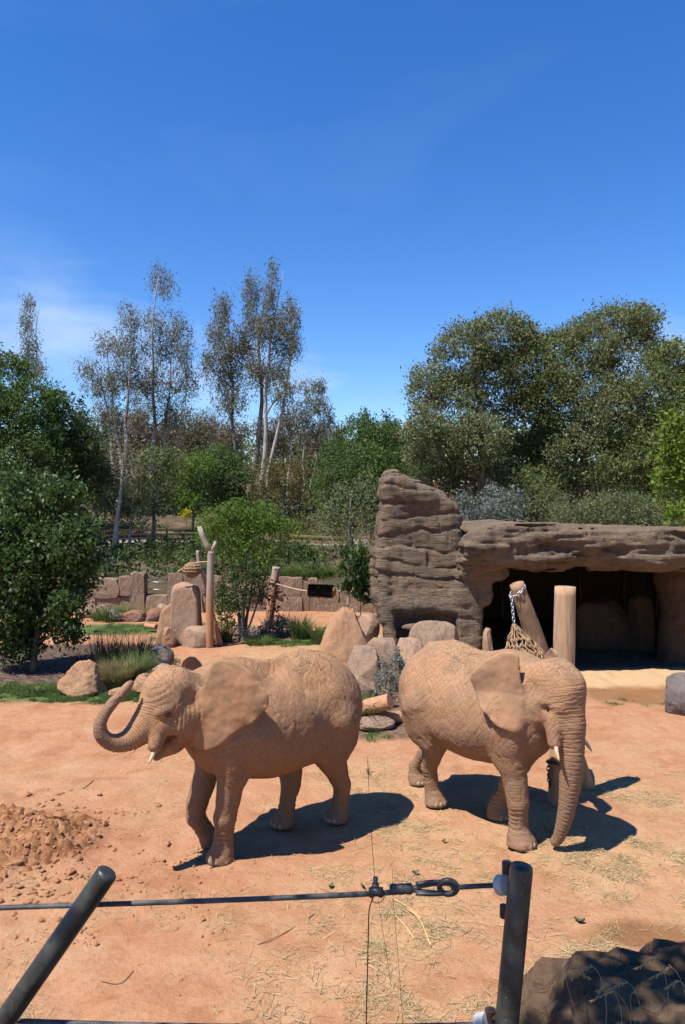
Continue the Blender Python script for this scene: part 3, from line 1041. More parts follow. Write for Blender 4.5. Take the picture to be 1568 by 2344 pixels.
def nail_material():
    s = NT('toenail')
    c = s.mix(s.noise(s.tc.outputs['Object'], 30.0, 3.0), (0.25, 0.165, 0.11), (0.30, 0.205, 0.14))
    return s.surf(c, 0.6)


def tusk_material():
    s = NT('ivory')
    c = s.mix(s.noise(s.coords(scale=(6, 6, 1.5)), 9.0, 4.0), (0.40, 0.29, 0.17), (0.52, 0.42, 0.28))
    return s.surf(c, 0.45, spec=0.4)


def eye_material():
    s = NT('eye')
    return s.surf((0.02, 0.012, 0.008), 0.12, spec=0.6)


M_NAIL, M_TUSK, M_EYE = nail_material(), tusk_material(), eye_material()


def poly_sdf(px, pz, X, Z):
    """signed distance to a closed polygon, negative inside; X (n,1), Z (1,m)"""
    d = np.full((X.shape[0], Z.shape[1]), 1e9, np.float32)
    s = np.ones_like(d)
    n = len(px)
    for i in range(n):
        ax, az, bx, bz = px[i], pz[i], px[i - 1], pz[i - 1]
        ex, ez = bx - ax, bz - az
        wx, wz = X - ax, Z - az
        t = np.clip((wx * ex + wz * ez) / (ex * ex + ez * ez + 1e-12), 0, 1)
        d = np.minimum(d, (wx - ex * t) ** 2 + (wz - ez * t) ** 2)
        c1, c2, c3 = Z >= az, Z < bz, ex * wz > ez * wx
        flip = (c1 & c2 & c3) | (~c1 & ~c2 & ~c3)
        s = np.where(flip, -s, s)
    return s * np.sqrt(d)


def put_ear(F, outline, yfun, ylo, yhi, th=0.0135, k=0.07):
    o = np.array(outline, float)
    o = spline(np.concatenate([o, o[:1]]), 90)[:-1]
    lo = (o[:, 0].min() - 0.12, ylo, o[:, 1].min() - 0.12)
    hi = (o[:, 0].max() + 0.12, yhi, o[:, 1].max() + 0.12)
    sl, X, Y, Z = F.box(lo, hi)
    x2, z2 = X[:, 0, :], Z[0, :, :]
    sd = poly_sdf(o[:, 0], o[:, 1], x2, z2)
    yf = yfun(x2, z2, sd).astype(np.float32)
    g0, g1 = np.gradient(yf, F.vox)
    c = 1 / np.sqrt(1 + g0 ** 2 + g1 ** 2)
    a = np.abs(Y - yf[:, None, :]) * c[:, None, :] - th
    b = sd[:, None, :] + th
    e = np.sqrt(np.maximum(a + 0.012, 0) ** 2 + np.maximum(b + 0.012, 0) ** 2) + np.minimum(np.maximum(a, b) + 0.012, 0) - 0.012
    F.put(sl, e, k)


def near_axis(v, axis, rad):
    """arc length along the axis, and distance over local radius, of the nearest axis point"""
    s = np.concatenate([[0], np.cumsum(np.linalg.norm(np.diff(axis, axis=0), axis=1))])
    best = np.full(len(v), 1e9, np.float32)
    arc = np.zeros(len(v), np.float32)
    rr = np.ones(len(v), np.float32)
    for i in range(len(axis)):
        d = np.linalg.norm(v - axis[i], axis=1)
        m = d < best
        best[m], arc[m], rr[m] = d[m], s[i], rad[i]
    return arc, best / rr


def make_elephant(name, loc, rz, P, mat):
    F = Field((-1.85, -1.12, -0.06), (P['xmax'], 1.12, 2.64), 0.0175)
    # --- trunk of the body
    F.ell((0.0, 0, 1.55), (1.15, 0.66, 0.67), 0.12)
    F.ell((0.52, 0, 1.66), (0.50, 0.49, 0.66), 0.14)
    F.ell((-0.78, 0, 1.62), (0.72, 0.58, 0.70), 0.14)
    F.ell((-0.55, 0, 2.02), (0.55, 0.34, 0.40), 0.16)
    F.ell((0.55, 0, 2.10), (0.55, 0.30, 0.36), 0.16)
    F.ell((-0.15, 0, 1.32), (0.85, 0.60, 0.42), 0.14)
    F.cone((-1.0, 0, 2.28), (0.75, 0, 2.30), 0.07, 0.07, 0.12)
    # --- neck
    F.cone((0.66, 0, 1.93), P['neck'], 0.43, 0.33, 0.12)
    # --- legs
    for pts, rad in P['legs']:
        F.chain(pts, rad, 0.045)
    for c, r in P.get('lumps', []):
        F.ell(c, r, 0.08)
    # --- tail
    F.chain([(-1.36, P['tail'], 1.85), (-1.47, P['tail'] * 1.4, 1.5), (-1.45, P['tail'] * 1.6, 1.1), (-1.38, P['tail'] * 1.6, 0.8)], [0.10, 0.05, 0.032, 0.022], 0.05)
    # --- head
    P['head'](F)
    tr = spline(P['trunk'], 46)
    F.chain(tr[:, :3], tr[:, 3], 0.03)
    if 'after' in P:
        P['after'](F)
    # --- ears
    near_side = P['near']
    put_ear(F, P['ear'], lambda x, z, sd: near_side * P['ear_y'](x, z, sd), *sorted((near_side * 0.1, near_side * 1.1)))
    far = [(x, z if z < 2.0 else 2.0 + (z - 2.0) * P['far_top']) for x, z in P['ear']]
    put_ear(F, far, lambda x, z, sd: -near_side * (P['ear_y'](x, z, sd) * 1.15 - 0.04), *sorted((-near_side * 0.1, -near_side * 1.1)))
    # --- soles are flat
    sl, X, Y, Z = F.box((-9, -9, -9), (9, 9, 0.2))
    F.d[sl] = np.maximum(F.d[sl], -Z + 0.0 * X + 0.0 * Y)
    v, f = F.mesh()
    n = vnormals(v, f)
    # --- regions
    ax = spline(P['ring_axis'], 160)
    arc, ratio = near_axis(v, ax[:, :3].astype(np.float32), ax[:, 3])
    o = spline(np.array(P['ear'] + P['ear'][:1], float), 60)[:-1]
    near = np.where((np.abs(v[:, 1]) > 0.25) & (v[:, 2] > 1.2) & (v[:, 0] > 0) & (v[:, 0] < 1.7))[0]
    w_ear = np.zeros(len(v), np.float32)
    e_sd = np.concatenate([np.diag(poly_sdf(o[:, 0], o[:, 1], v[c, 0][:, None], v[c, 2][None, :])) for c in np.array_split(near, max(1, len(near) // 400))])
    yv = P['ear_y'](v[near, 0], v[near, 2], e_sd)
    w_ear[near] = smooth(0.03, -0.03, e_sd) * smooth(0.09, 0.04, np.abs(np.abs(v[near, 1]) - yv))
    w_tr = smooth(P.get('tr0', 1.45), 1.12, ratio) * smooth(0.05, 0.25, arc) * (1 - w_ear)
    w_leg = smooth(1.15, 0.75, v[:, 2]) * smooth(0.1, 0.2, v[:, 2]) * (ratio > 1.4)
    # --- relief of the skin
    lump = 0.012 * fbm(v * 2.7, 2) + 0.004 * fbm(v * 8.0, 2)
    fold = -0.006 * smooth(0.12, 0.0, np.abs(noise3(np.stack([v[:, 0] * 5 + v[:, 2] * 2, v[:, 1] * 3, v[:, 2] * 3.2 - v[:, 0] * 1.5], 1))))
    q = v * np.array([11, 11, 6.5], np.float32) + 0.6 * noise3(v * 4)[:, None]
    fold2 = -0.004 * smooth(0.10, 0.0, np.abs(noise3(q)))
    disp = (1 - w_ear) * (1 - w_tr) * (lump + fold + fold2)
    nr = noise3(v * 6)
    disp += w_tr * -P.get('ring_depth', 0.008) * smooth(-0.1, -1.0, np.sin(arc / P.get('ring', 0.052) * 2 * np.pi + 1.6 * nr))
    ank = w_leg * smooth(0.62, 0.4, v[:, 2]) * smooth(-0.15, 0.25, noise3(v * 3.1 + 5))
    disp += ank * -0.014 * smooth(-0.2, -1.0, np.sin(v[:, 2] / 0.062 * 2 * np.pi + 3.0 * nr))
    if 'folds' in P:
        disp += P['folds'](v, n, w_ear)
    disp += w_ear * 0.006 * fbm(v * 9.0, 2)
    v = v + n * disp[:, None]
    v[:, 2] = np.maximum(v[:, 2], 0.0)
    me = mesh_np(name, v, f, True, dict(trunk=w_tr, ring=arc, ear=w_ear, leg=w_leg, grey=P['grey'](v, arc, w_tr)), [mat])
    ob = link(name, me, None, loc, (0, 0, rz))
    # --- parts
    for s, (base, mid, tip) in zip((1, -1), P['tusks']):
        c = spline([base, mid, tip], 9)
        tv, tf = tube(c, np.linspace(0.036, 0.012, 9) * np.array([1] * 7 + [0.85, 0.45]), 10)
        link('tusk', mesh_np('tusk', tv, tf, True, mats=[M_TUSK]), ob)
    for e in P['eyes']:
        bm = bmesh.new()
        bmesh.ops.create_uvsphere(bm, u_segments=14, v_segments=8, radius=0.032)
        bm_obj('eye', bm, M_EYE, ob, e, True)
    for (fx, fy, fa, r) in P['feet']:
        for a in (-0.75, -0.25, 0.25, 0.75):
            bm = bmesh.new()
            bmesh.ops.create_uvsphere(bm, u_segments=10, v_segments=6, radius=1.0)
            bmesh.ops.scale(bm, vec=(0.018, 0.036, 0.036), verts=bm.verts)
            t = bm_obj('toenail', bm, M_NAIL, ob, (fx + r * math.cos(fa + a), fy + r * math.sin(fa + a), 0.052), True)
            t.rotation_euler = (0, -0.25, fa + a)
    return ob, v, n


# ---- the elephant on the left: trunk curled up, mouth open, one forefoot tipped
def head_left(F):
    F.ell((1.33, 0.10, 2.10), (0.33, 0.20, 0.335), 0.10)
    F.ell((1.33, -0.10, 2.10), (0.33, 0.20, 0.335), 0.10)
    F.cone((1.42, 0, 2.08), (1.66, 0, 1.80), 0.26, 0.19, 0.10)
    for s in (1, -1):
        F.ell((1.25, s * 0.21, 1.80), (0.24, 0.13, 0.22), 0.09)              # cheek
        F.cone((1.38, s * 0.25, 2.03), (1.58, s * 0.22, 1.98), 0.065, 0.05, 0.06)   # brow
        F.ell((1.22, s * 0.37, 2.13), (0.13, 0.09, 0.14), 0.08, sub=True)    # temple
        F.cone((1.55, s * 0.15, 1.80), (1.63, s * 0.19, 1.60), 0.12, 0.08, 0.06)   # tusk sheath
        F.ell((1.50, s * 0.315, 1.955), (0.05, 0.045, 0.032), 0.03, sub=True)
    F.cone((1.12, 0, 1.70), (1.34, 0, 1.53), 0.22, 0.13, 0.07)
    F.cone((1.32, 0, 1.53), (1.52, 0, 1.40), 0.125, 0.05, 0.05)             # lower jaw


def after_left(F):
    for s in (1, -1):
        F.ell((1.462, s * 0.20, 1.585), (0.046, 0.17, 0.14), 0.02, rot=Matrix.Rotation(R(-28), 3, 'Y'), sub=True)


EAR_L = [(1.08, 2.33), (1.0, 2.52), (0.86, 2.555), (0.70, 2.50), (0.53, 2.31), (0.43, 2.05), (0.475, 1.93), (0.60, 1.79), (0.83, 1.64),
         (0.98, 1.49), (1.11, 1.46), (1.21, 1.60), (1.17, 1.97)]


def ear_y_left(x, z, sd):
    t = np.clip((1.12 - x) / 0.7, -0.2, 1.2)
    y = 0.28 + 0.50 * np.sign(t) * np.abs(t) ** 0.8
    y = y - 0.10 * np.clip((z - 2.25) / 0.3, 0, 1) * np.clip(t, 0, 1)
    rim = np.clip(1 + sd / 0.16, 0, 1) ** 2
    ang = np.arctan2(z - 2.0, x - 0.9)
    return y + 0.016 * rim * np.sin(ang * 7 + 1.5 * np.sin(ang * 2.3)) + 0.010 * np.sin(z * 9 + x * 6) * np.clip(t, 0, 1) + 0.05 * np.clip(-sd / 0.3, 0, 1) * np.clip(t, 0, 1)


def grey_left(v, arc, w):
    return w * smooth(0.75, 1.25, arc + 0.15 * noise3(v * 6)) * 0.9


TR_L = [(1.62, 0, 1.84, 0.185), (1.76, 0, 1.72, 0.142), (1.90, 0, 1.655, 0.106), (2.06, 0, 1.67, 0.083), (2.185, 0, 1.78, 0.070),
        (2.19, 0, 1.94, 0.058), (2.08, 0.0, 2.10, 0.051), (1.95, 0.0, 2.22, 0.042), (1.84, 0, 2.32, 0.034)]
P_LEFT = dict(
    tail=-0.12, ring_depth=0.005, ring=0.045, near=1, far_top=0.80,    xmax=2.42, neck=(1.20, 0, 1.98), head=head_left, after=after_left, ear=EAR_L, ear_y=ear_y_left, grey=grey_left, trunk=TR_L,
    ring_axis=[(1.50, 0, 2.22, 0.22), (1.56, 0, 2.0, 0.21)] + TR_L, tr0=1.3,
    legs=[
        ([(0.68, 0.26, 1.55), (0.66, 0.26, 1.05), (0.72, 0.20, 0.55), (0.72, 0.15, 0.22), (0.73, 0.14, 0.10), (0.75, 0.14, 0.04)], [0.30, 0.182, 0.130, 0.118, 0.145, 0.178]),
        ([(0.62, -0.27, 1.50), (0.68, -0.30, 1.05), (0.86, -0.29, 0.58), (0.86, -0.29, 0.42)], [0.29, 0.18, 0.128, 0.122]),
        ([(0.86, -0.29, 0.42), (0.76, -0.29, 0.25), (0.68, -0.29, 0.13), (0.70, -0.29, 0.06)], [0.122, 0.108, 0.115, 0.105]),
        ([(-0.86, 0.27, 1.50), (-0.84, 0.26, 1.02), (-1.13, 0.17, 0.52), (-1.15, 0.10, 0.20), (-1.12, 0.09, 0.10), (-1.09, 0.09, 0.04)], [0.39, 0.215, 0.116, 0.110, 0.135, 0.165]),
        ([(-0.74, -0.27, 1.50), (-0.55, -0.28, 1.00), (-0.56, -0.25, 0.50), (-0.47, -0.23, 0.20), (-0.44, -0.23, 0.10), (-0.41, -0.23, 0.04)], [0.39, 0.22, 0.128, 0.118, 0.138, 0.165]),
    ],
    lumps=[((0.62, 0.36, 1.45), (0.26, 0.14, 0.48)), ((-0.82, 0.40, 1.35), (0.40, 0.16, 0.45))],
    tusks=[((1.62, 0.19, 1.60), (1.67, 0.225, 1.51), (1.735, 0.25, 1.43)), ((1.60, -0.19, 1.60), (1.66, -0.225, 1.51), (1.73, -0.25, 1.42))],
    eyes=[(1.505, 0.268, 1.955), (1.505, -0.268, 1.955)],
    feet=[(0.76, 0.14, 0, 0.158), (-1.08, 0.09, 0, 0.15), (-0.40, -0.23, 0, 0.15)],
)


# ---- the elephant on the right: head low, trunk hanging to the ground
def head_right(F):
    for s in (1, -1):
        F.ell((1.14, s * 0.12, 2.06), (0.36, 0.20, 0.36), 0.10)
        F.ell((1.00, s * 0.20, 1.80), (0.24, 0.15, 0.24), 0.09)
        F.cone((1.15, s * 0.27, 1.97), (1.36, s * 0.22, 1.90), 0.075, 0.06, 0.06)
        F.ell((1.02, s * 0.40, 2.08), (0.13, 0.10, 0.16), 0.08, sub=True)
        F.cone((1.26, s * 0.17, 1.74), (1.32, s * 0.235, 1.45), 0.14, 0.085, 0.06)
        F.ell((1.25, s * 0.325, 1.865), (0.05, 0.045, 0.03), 0.03, sub=True)
    F.cone((1.28, 0, 2.05), (1.37, 0, 1.68), 0.26, 0.20, 0.10)
    F.cone((0.95, 0, 1.76), (1.16, 0, 1.58), 0.21, 0.12, 0.07)
    F.cone((1.14, 0, 1.56), (1.22, 0, 1.42), 0.11, 0.06, 0.05)


EAR_R = [(0.93, 2.36), (0.90, 2.50), (0.74, 2.54), (0.58, 2.44), (0.44, 2.30), (0.385, 2.15), (0.47, 1.88), (0.68, 1.65), (0.86, 1.54),
         (0.97, 1.53), (1.01, 1.66), (0.98, 1.90), (0.94, 2.16)]


def ear_y_right(x, z, sd):
    t = np.clip((0.97 - x) / 0.6, -0.2, 1.2)
    y = 0.31 + 0.42 * np.sign(t) * np.abs(t) ** 0.75
    y = y - 0.09 * np.clip((z - 2.3) / 0.25, 0, 1) * np.clip(t, 0, 1) + 0.15 * np.clip((2.0 - z) / 0.4, 0, 1)
    rim = np.clip(1 + sd / 0.16, 0, 1) ** 2
    ang = np.arctan2(z - 2.0, x - 0.8)
    return y + 0.014 * rim * np.sin(ang * 7 + 1.2 * np.sin(ang * 3)) + 0.016 * np.sin(z * 11 - x * 9) * np.clip(t, 0, 1)


def grey_right(v, arc, w):
    return w * smooth(1.1, 2.2, arc + 0.2 * noise3(v * 5)) * 0.45


def folds_right(v, n, w_ear):
    a = smooth(1.0, 1.25, v[:, 0]) * smooth(1.80, 1.95, v[:, 2]) * smooth(2.42, 2.3, v[:, 2]) * (1 - w_ear)
    g = smooth(-0.25, 0.2, noise3(v * 3.3 + 9))
    return a * g * -0.015 * smooth(-0.1, -1.0, np.sin((v[:, 2] - 0.25 * v[:, 0]) / 0.058 * 2 * np.pi + 2.2 * noise3(v * 5) + 3.0 * np.abs(v[:, 1])))


def folds_left(v, n, w_ear):
    a = smooth(1.25, 1.45, v[:, 0]) * smooth(1.95, 2.1, v[:, 2]) * smooth(2.5, 2.38, v[:, 2]) * (1 - w_ear)
    g = smooth(-0.2, 0.3, noise3(v * 3.3 + 2))
    b = smooth(1.0, 1.1, v[:, 0]) * smooth(1.5, 1.4, v[:, 0]) * smooth(2.15, 2.0, v[:, 2]) * smooth(1.5, 1.65, v[:, 2]) * (1 - w_ear)
    return (a * g * -0.010 * smooth(-0.1, -1.0, np.sin((v[:, 2] + 0.5 * v[:, 0]) / 0.06 * 2 * np.pi + 2.0 * noise3(v * 5)))
            + b * -0.009 * smooth(0.0, -1.0, np.sin((v[:, 0] + 0.15 * v[:, 2]) / 0.055 * 2 * np.pi + 2.4 * noise3(v * 4))))


P_LEFT['folds'] = folds_left
TR_R = [(1.36, 0, 1.66, 0.20), (1.385, 0, 1.48, 0.165), (1.40, 0, 1.22, 0.143), (1.385, 0, 0.95, 0.125), (1.345, 0, 0.65, 0.102), (1.29, 0, 0.40, 0.084),
        (1.22, 0, 0.20, 0.066), (1.16, 0, 0.11, 0.055)]
P_RIGHT = dict(
    tail=0.12, near=-1, far_top=0.86,    xmax=1.85, neck=(1.02, 0, 1.98), head=head_right, ear=EAR_R, ear_y=ear_y_right, grey=grey_right, trunk=TR_R, folds=folds_right,
    ring_axis=[(1.24, 0, 2.25, 0.25), (1.31, 0, 1.95, 0.25)] + TR_R, tr0=1.3,
    legs=[
        ([(0.66, -0.30, 1.50), (0.72, -0.29, 1.05), (0.78, -0.25, 0.55), (0.76, -0.22, 0.22), (0.78, -0.22, 0.10), (0.80, -0.22, 0.04)], [0.30, 0.188, 0.134, 0.122, 0.158, 0.192]),
        ([(0.60, 0.28, 1.50), (0.50, 0.28, 1.05), (0.24, 0.26, 0.55), (0.06, 0.25, 0.24), (0.05, 0.25, 0.10), (0.06, 0.25, 0.04)], [0.29, 0.18, 0.125, 0.115, 0.142, 0.175]),
        ([(-0.82, -0.28, 1.50), (-0.68, -0.27, 1.02), (-0.88, -0.18, 0.55), (-0.88, -0.12, 0.20), (-0.85, -0.11, 0.10), (-0.83, -0.11, 0.04)], [0.38, 0.205, 0.108, 0.105, 0.135, 0.168]),
        ([(-0.92, 0.27, 1.50), (-0.98, 0.28, 1.0), (-1.42, 0.28, 0.52), (-1.62, 0.28, 0.26), (-1.62, 0.28, 0.12), (-1.58, 0.28, 0.05)], [0.38, 0.21, 0.118, 0.112, 0.13, 0.15]),
    ],
    lumps=[((0.62, -0.38, 1.45), (0.26, 0.14, 0.48)), ((-0.80, -0.40, 1.35), (0.40, 0.16, 0.45))],
    tusks=[((1.34, 0.25, 1.46), (1.42, 0.30, 1.36), (1.48, 0.33, 1.27)), ((1.34, -0.25, 1.46), (1.39, -0.29, 1.37), (1.44, -0.31, 1.27))],
    eyes=[(1.258, 0.275, 1.865), (1.258, -0.275, 1.865)],
    feet=[(0.81, -0.22, 0, 0.172), (0.07, 0.25, 0, 0.155), (-0.82, -0.11, 0, 0.15), (-1.57, 0.28, 0, 0.135)],
)
M_SKIN_L = skin_material('dusty_skin_orange', (0.345, 0.186, 0.094), (0.19, 0.12, 0.076), (0.205, 0.113, 0.062))
M_SKIN_R = skin_material('dusty_skin_pink', (0.34, 0.187, 0.099), (0.205, 0.135, 0.09), (0.235, 0.135, 0.078))
POS_L, RZ_L = Vector((-1.0, 9.7, 0)), R(180 + 38)
POS_R, RZ_R = Vector((1.97, 10.30, 0)), R(-51)
ele_l, EV_L, EN_L = make_elephant('elephant', POS_L, RZ_L, P_LEFT, M_SKIN_L)
tag(ele_l, 'orange dusty elephant lifting its curled trunk above an open mouth', 'elephant', 'elephants in the yard')
ele_r, EV_R, EN_R = make_elephant('elephant', POS_R, RZ_R, P_RIGHT, M_SKIN_R)
tag(ele_r, 'dusty elephant with lowered head and trunk hanging to the ground', 'elephant', 'elephants in the yard')
# ================================================================ vegetation
vr = np.random.default_rng(21)


def leaf_material(name, dark, light, back, tl=0.35, rough=0.62, spec=0.22):
    s = NT(name)
    rnd = s.attr('rnd')
    c = s.mix(rnd, dark, light)
    c = s.mix(s.rng(s.noise(s.tc.outputs['Object'], 0.8, 3.0), 0.4, 0.6, 0.0, 0.35), c, back)
    return s.surf(c, rough, spec=spec, trans=(s.mix(0.5, c, light), tl))


def bark_material(name, a, b, sc=(9, 9, 1.5)):
    s = NT(name)
    n = s.noise(s.coords(scale=sc), 2.0, 5.0, 0.65)
    n2 = s.noise(s.tc.outputs['Object'], 1.2, 3.0)
    c = s.mix(s.rng(n, 0.4, 0.62), a, b)
    c = s.mix(s.rng(n2, 0.52, 0.6, 0, 0.6), c, a)
    return s.surf(c, 0.9, s.bump(n, 0.5, 0.02), spec=0.15)


L_OLIVE = leaf_material('leaf_grey_olive', (0.077, 0.093, 0.038), (0.213, 0.238, 0.103), (0.141, 0.136, 0.060))
L_OLIVE2 = leaf_material('leaf_olive', (0.068, 0.091, 0.028), (0.185, 0.216, 0.073), (0.147, 0.135, 0.048))
L_DARK = leaf_material('leaf_dark_green', (0.027, 0.048, 0.014), (0.081, 0.119, 0.031), (0.050, 0.062, 0.018))
L_MID = leaf_material('leaf_mid_green', (0.039, 0.072, 0.017), (0.111, 0.182, 0.042), (0.065, 0.098, 0.026))
L_BUSH = leaf_material('leaf_glossy_green', (0.028, 0.058, 0.014), (0.084, 0.146, 0.036), (0.056, 0.090, 0.022), 0.35, 0.5, 0.3)
L_BRIGHT = leaf_material('leaf_bright_green', (0.054, 0.102, 0.016), (0.144, 0.240, 0.034), (0.108, 0.156, 0.024), 0.4)
L_LIME = leaf_material('leaf_lime', (0.080, 0.130, 0.016), (0.200, 0.280, 0.035), (0.120, 0.170, 0.020), 0.45)
L_EUC = leaf_material('leaf_eucalyptus', (0.093, 0.097, 0.056), (0.209, 0.202, 0.121), (0.186, 0.132, 0.078), 0.3)
L_BROWN = leaf_material('leaf_brown_grey', (0.096, 0.077, 0.050), (0.195, 0.156, 0.101), (0.156, 0.110, 0.070), 0.3)
L_CONIFER = leaf_material('needle_dark', (0.013, 0.026, 0.013), (0.042, 0.068, 0.026), (0.026, 0.039, 0.016), 0.2)
L_RUST = leaf_material('leaf_rusty_olive', (0.075, 0.069, 0.018), (0.161, 0.144, 0.041), (0.184, 0.109, 0.040), 0.35)
L_SAGE = leaf_material('leaf_silver', (0.100, 0.115, 0.095), (0.200, 0.215, 0.185), (0.140, 0.150, 0.120), 0.2)
L_GRASS = leaf_material('blade_green', (0.040, 0.069, 0.016), (0.121, 0.167, 0.048), (0.115, 0.138, 0.046), 0.35)
L_GRASS2 = leaf_material('blade_fresh_green', (0.055, 0.095, 0.018), (0.130, 0.190, 0.045), (0.090, 0.130, 0.030), 0.4)
L_STRAWG = leaf_material('blade_straw', (0.160, 0.130, 0.055), (0.330, 0.270, 0.125), (0.180, 0.170, 0.070), 0.35)
L_BLACK = leaf_material('blade_dark', (0.012, 0.014, 0.009), (0.040, 0.036, 0.024), (0.030, 0.020, 0.014), 0.15)
L_YELLOW = leaf_material('yellow_flower', (0.350, 0.280, 0.010), (0.550, 0.450, 0.020), (0.450, 0.350, 0.020), 0.3)
L_LAWN = leaf_material('lawn_blade', (0.045, 0.085, 0.018), (0.100, 0.160, 0.040), (0.110, 0.120, 0.040), 0.35)
B_PALE = bark_material('bark_pale', (0.24, 0.21, 0.18), (0.42, 0.39, 0.35))
B_GREY = bark_material('bark_grey', (0.10, 0.085, 0.07), (0.19, 0.165, 0.14))
B_BROWN = bark_material('bark_brown', (0.07, 0.05, 0.035), (0.15, 0.11, 0.08))


def unit(a):
    return a / (np.linalg.norm(a, axis=-1, keepdims=True) + 1e-9)


def leaves_vf(c, size, aspect, droop, r, up=0.35):
    """rhombus leaves at centres c (N,3); long axis hangs by droop"""
    n = len(c)
    ax = unit(r.normal(size=(n, 3)) + np.array([0, 0, -1.0]) * droop)
    nr = r.normal(size=(n, 3)) + np.array([0, 0, 1.0]) * up
    sd = unit(np.cross(ax, nr))
    L = size * (0.5 + 1.0 * r.uniform(0, 1, (n, 1)) ** 1.3)
    W = L * aspect
    p0, p2 = c - ax * L / 2, c + ax * L / 2
    p1, p3 = c + sd * W / 2 - ax * L * 0.08, c - sd * W / 2 - ax * L * 0.08
    v = np.stack([p0, p1, p2, p3], 1).reshape(-1, 3)
    f = np.arange(4 * n).reshape(-1, 4)
    return v.astype(np.float32), f.astype(np.int32), np.repeat(r.uniform(0, 1, n) ** 1.3, 4)


def lobe_points(lobes, per_m2, clump_n, clump_s, r, shell=0.55, under=0.35, zs=0.75):
    """clump centres through ellipsoid lobes, then leaf points round them"""
    out = []
    for (c, rad) in lobes:
        c, rad = np.array(c, float), np.array(rad, float)
        area = 4 * np.pi * (((rad[0] * rad[1]) ** 1.6 + (rad[0] * rad[2]) ** 1.6 + (rad[1] * rad[2]) ** 1.6) / 3) ** (1 / 1.6)
        m = max(3, int(area * per_m2))
        d = unit(r.normal(size=(m, 3)))
        low = d[:, 2] < -0.2
        keep = ~low | (r.uniform(size=m) < under)
        d = d[keep]
        t = r.uniform(shell, 1.0, (len(d), 1)) ** 0.7
        t = t * (1 + 0.16 * fbm(d * 2.2 + c, 2))[:, None]
        cc = c + d * rad * t
        p = np.repeat(cc, clump_n, 0) + r.normal(size=(len(cc) * clump_n, 3)) * clump_s * r.uniform(0.55, 1.25, (len(cc), 1)).repeat(clump_n, 0) * np.array([1, 1, zs])
        out.append(p)
    return np.concatenate(out)


def branchy(base, top, lobes, r0, r, n_sub=1, sides=7, wig=0.06, leader=True):
    """trunk from base to top, limbs out to every lobe"""
    base, top = np.array(base, float), np.array(top, float)
    parts = []
    H = np.linalg.norm(top - base)
    k = 9
    t = np.linspace(0, 1, k)
    spine = base + (top - base) * t[:, None]
    spine[1:] += np.cumsum(r.normal(size=(k - 1, 3)) * wig * H / k * np.array([1, 1, 0.2]), 0)
    rad = r0 * (1 - 0.93 * t ** 0.8) * np.where(t < 0.06, 1.35, 1.0)
    parts.append(tube(spline(spine, 15), np.interp(np.linspace(0, 1, 15), t, rad), sides))
    for (c, lr) in lobes:
        c = np.array(c, float)
        # leave the spine below the lobe
        hz = np.clip((c[2] - base[2] - 0.6 * np.linalg.norm(c[:2] - base[:2])) / max(0.1, top[2] - base[2]), 0.22, 0.9)
        i = hz * (k - 1)
        s0 = spine[int(i)] + (spine[min(k - 1, int(i) + 1)] - spine[int(i)]) * (i - int(i))
        rb = np.interp(hz, t, rad) * 0.62
        mid = s0 * 0.5 + c * 0.5 + r.normal(size=3) * 0.08 * np.linalg.norm(c - s0) + np.array([0, 0, 0.08 * np.linalg.norm(c - s0)])
        limb = spline([s0, mid, c], 8)
        parts.append(tube(limb, np.linspace(rb, rb * 0.3, 8), 5))
        for q in range(n_sub):
            j = r.integers(3, 8)
            d = unit(r.normal(size=3) + np.array([0, 0, 0.5]))
            e = c + d * np.array(lr) * r.uniform(0.6, 1.0)
            tw = spline([limb[j], (limb[j] + e) / 2 + r.normal(size=3) * 0.06 * np.linalg.norm(e - limb[j]), e], 6)
            parts.append(tube(tw, np.linspace(rb * 0.32, rb * 0.08, 6), 4))
    return merge(parts)


def tree(label, cat, base, top, lobes, leaf, bark, r0, seed, group=None, name='tree', per=2.2, cn=9, cs=0.28, size=0.16, aspect=0.42, droop=0.3,
         shell=0.5, under=0.4, n_sub=2, wig=0.06, stems=None, crown='crown', sides=7, dens=2.6, zs=0.75):
    r = np.random.default_rng(seed)
    base = np.array(base, float)
    rel = [(np.array(c, float) - base, rad) for c, rad in lobes]
    o = tag(empty(name, tuple(base)), label, cat, group)
    tparts = []
    for (b, tp, rr0) in ([((0, 0, -0.15), np.array(top, float) - base, r0)] if stems is None else [((np.array(b) - base) + np.array([0, 0, -0.15]), np.array(tp) - base, q) for b, tp, q in stems]):
        sel = rel if stems is None else [l for l in rel if np.argmin([np.linalg.norm((np.array(tp2) - base)[:2] - l[0][:2]) for _, tp2, _ in stems]) == [i for i, s in enumerate(stems) if np.allclose(np.array(s[1]) - base, tp)][0]]
        tparts.append(branchy(b, tp, sel, rr0, r, n_sub, sides, wig))
    v, f = merge(tparts)
    link('trunk', mesh_np('trunk', v, f, True, mats=[bark]), o)
    p = lobe_points(rel, per * dens, int(cn * 1.7), cs * 1.05, r, shell, under, zs)
    v, f, rnd = leaves_vf(p, size * 1.12, aspect * 1.1, droop, r)
    link(crown, mesh_np(crown, v, f, False, dict(rnd=rnd), [leaf]), o)
    return o


def PL(lst, d, dj=0.0, depth=0.9, r=None):
    """lobes surveyed as (column, row, half width, half height) at distance d"""
    out = []
    for i, q in enumerate(lst):
        dd = d + (q[4] if len(q) > 4 else (vr.uniform(-dj, dj) if dj else 0.0))
        c = at(q[0], q[1], dd)
        a, b = q[2] * dd / FPX, q[3] * dd / FPX
        out.append((tuple(c), (a, (a + b) / 2 * depth, b)))
    return out


def gp(px, d):
    x = gx(px, d)
    return (x, d, gz(x, d))


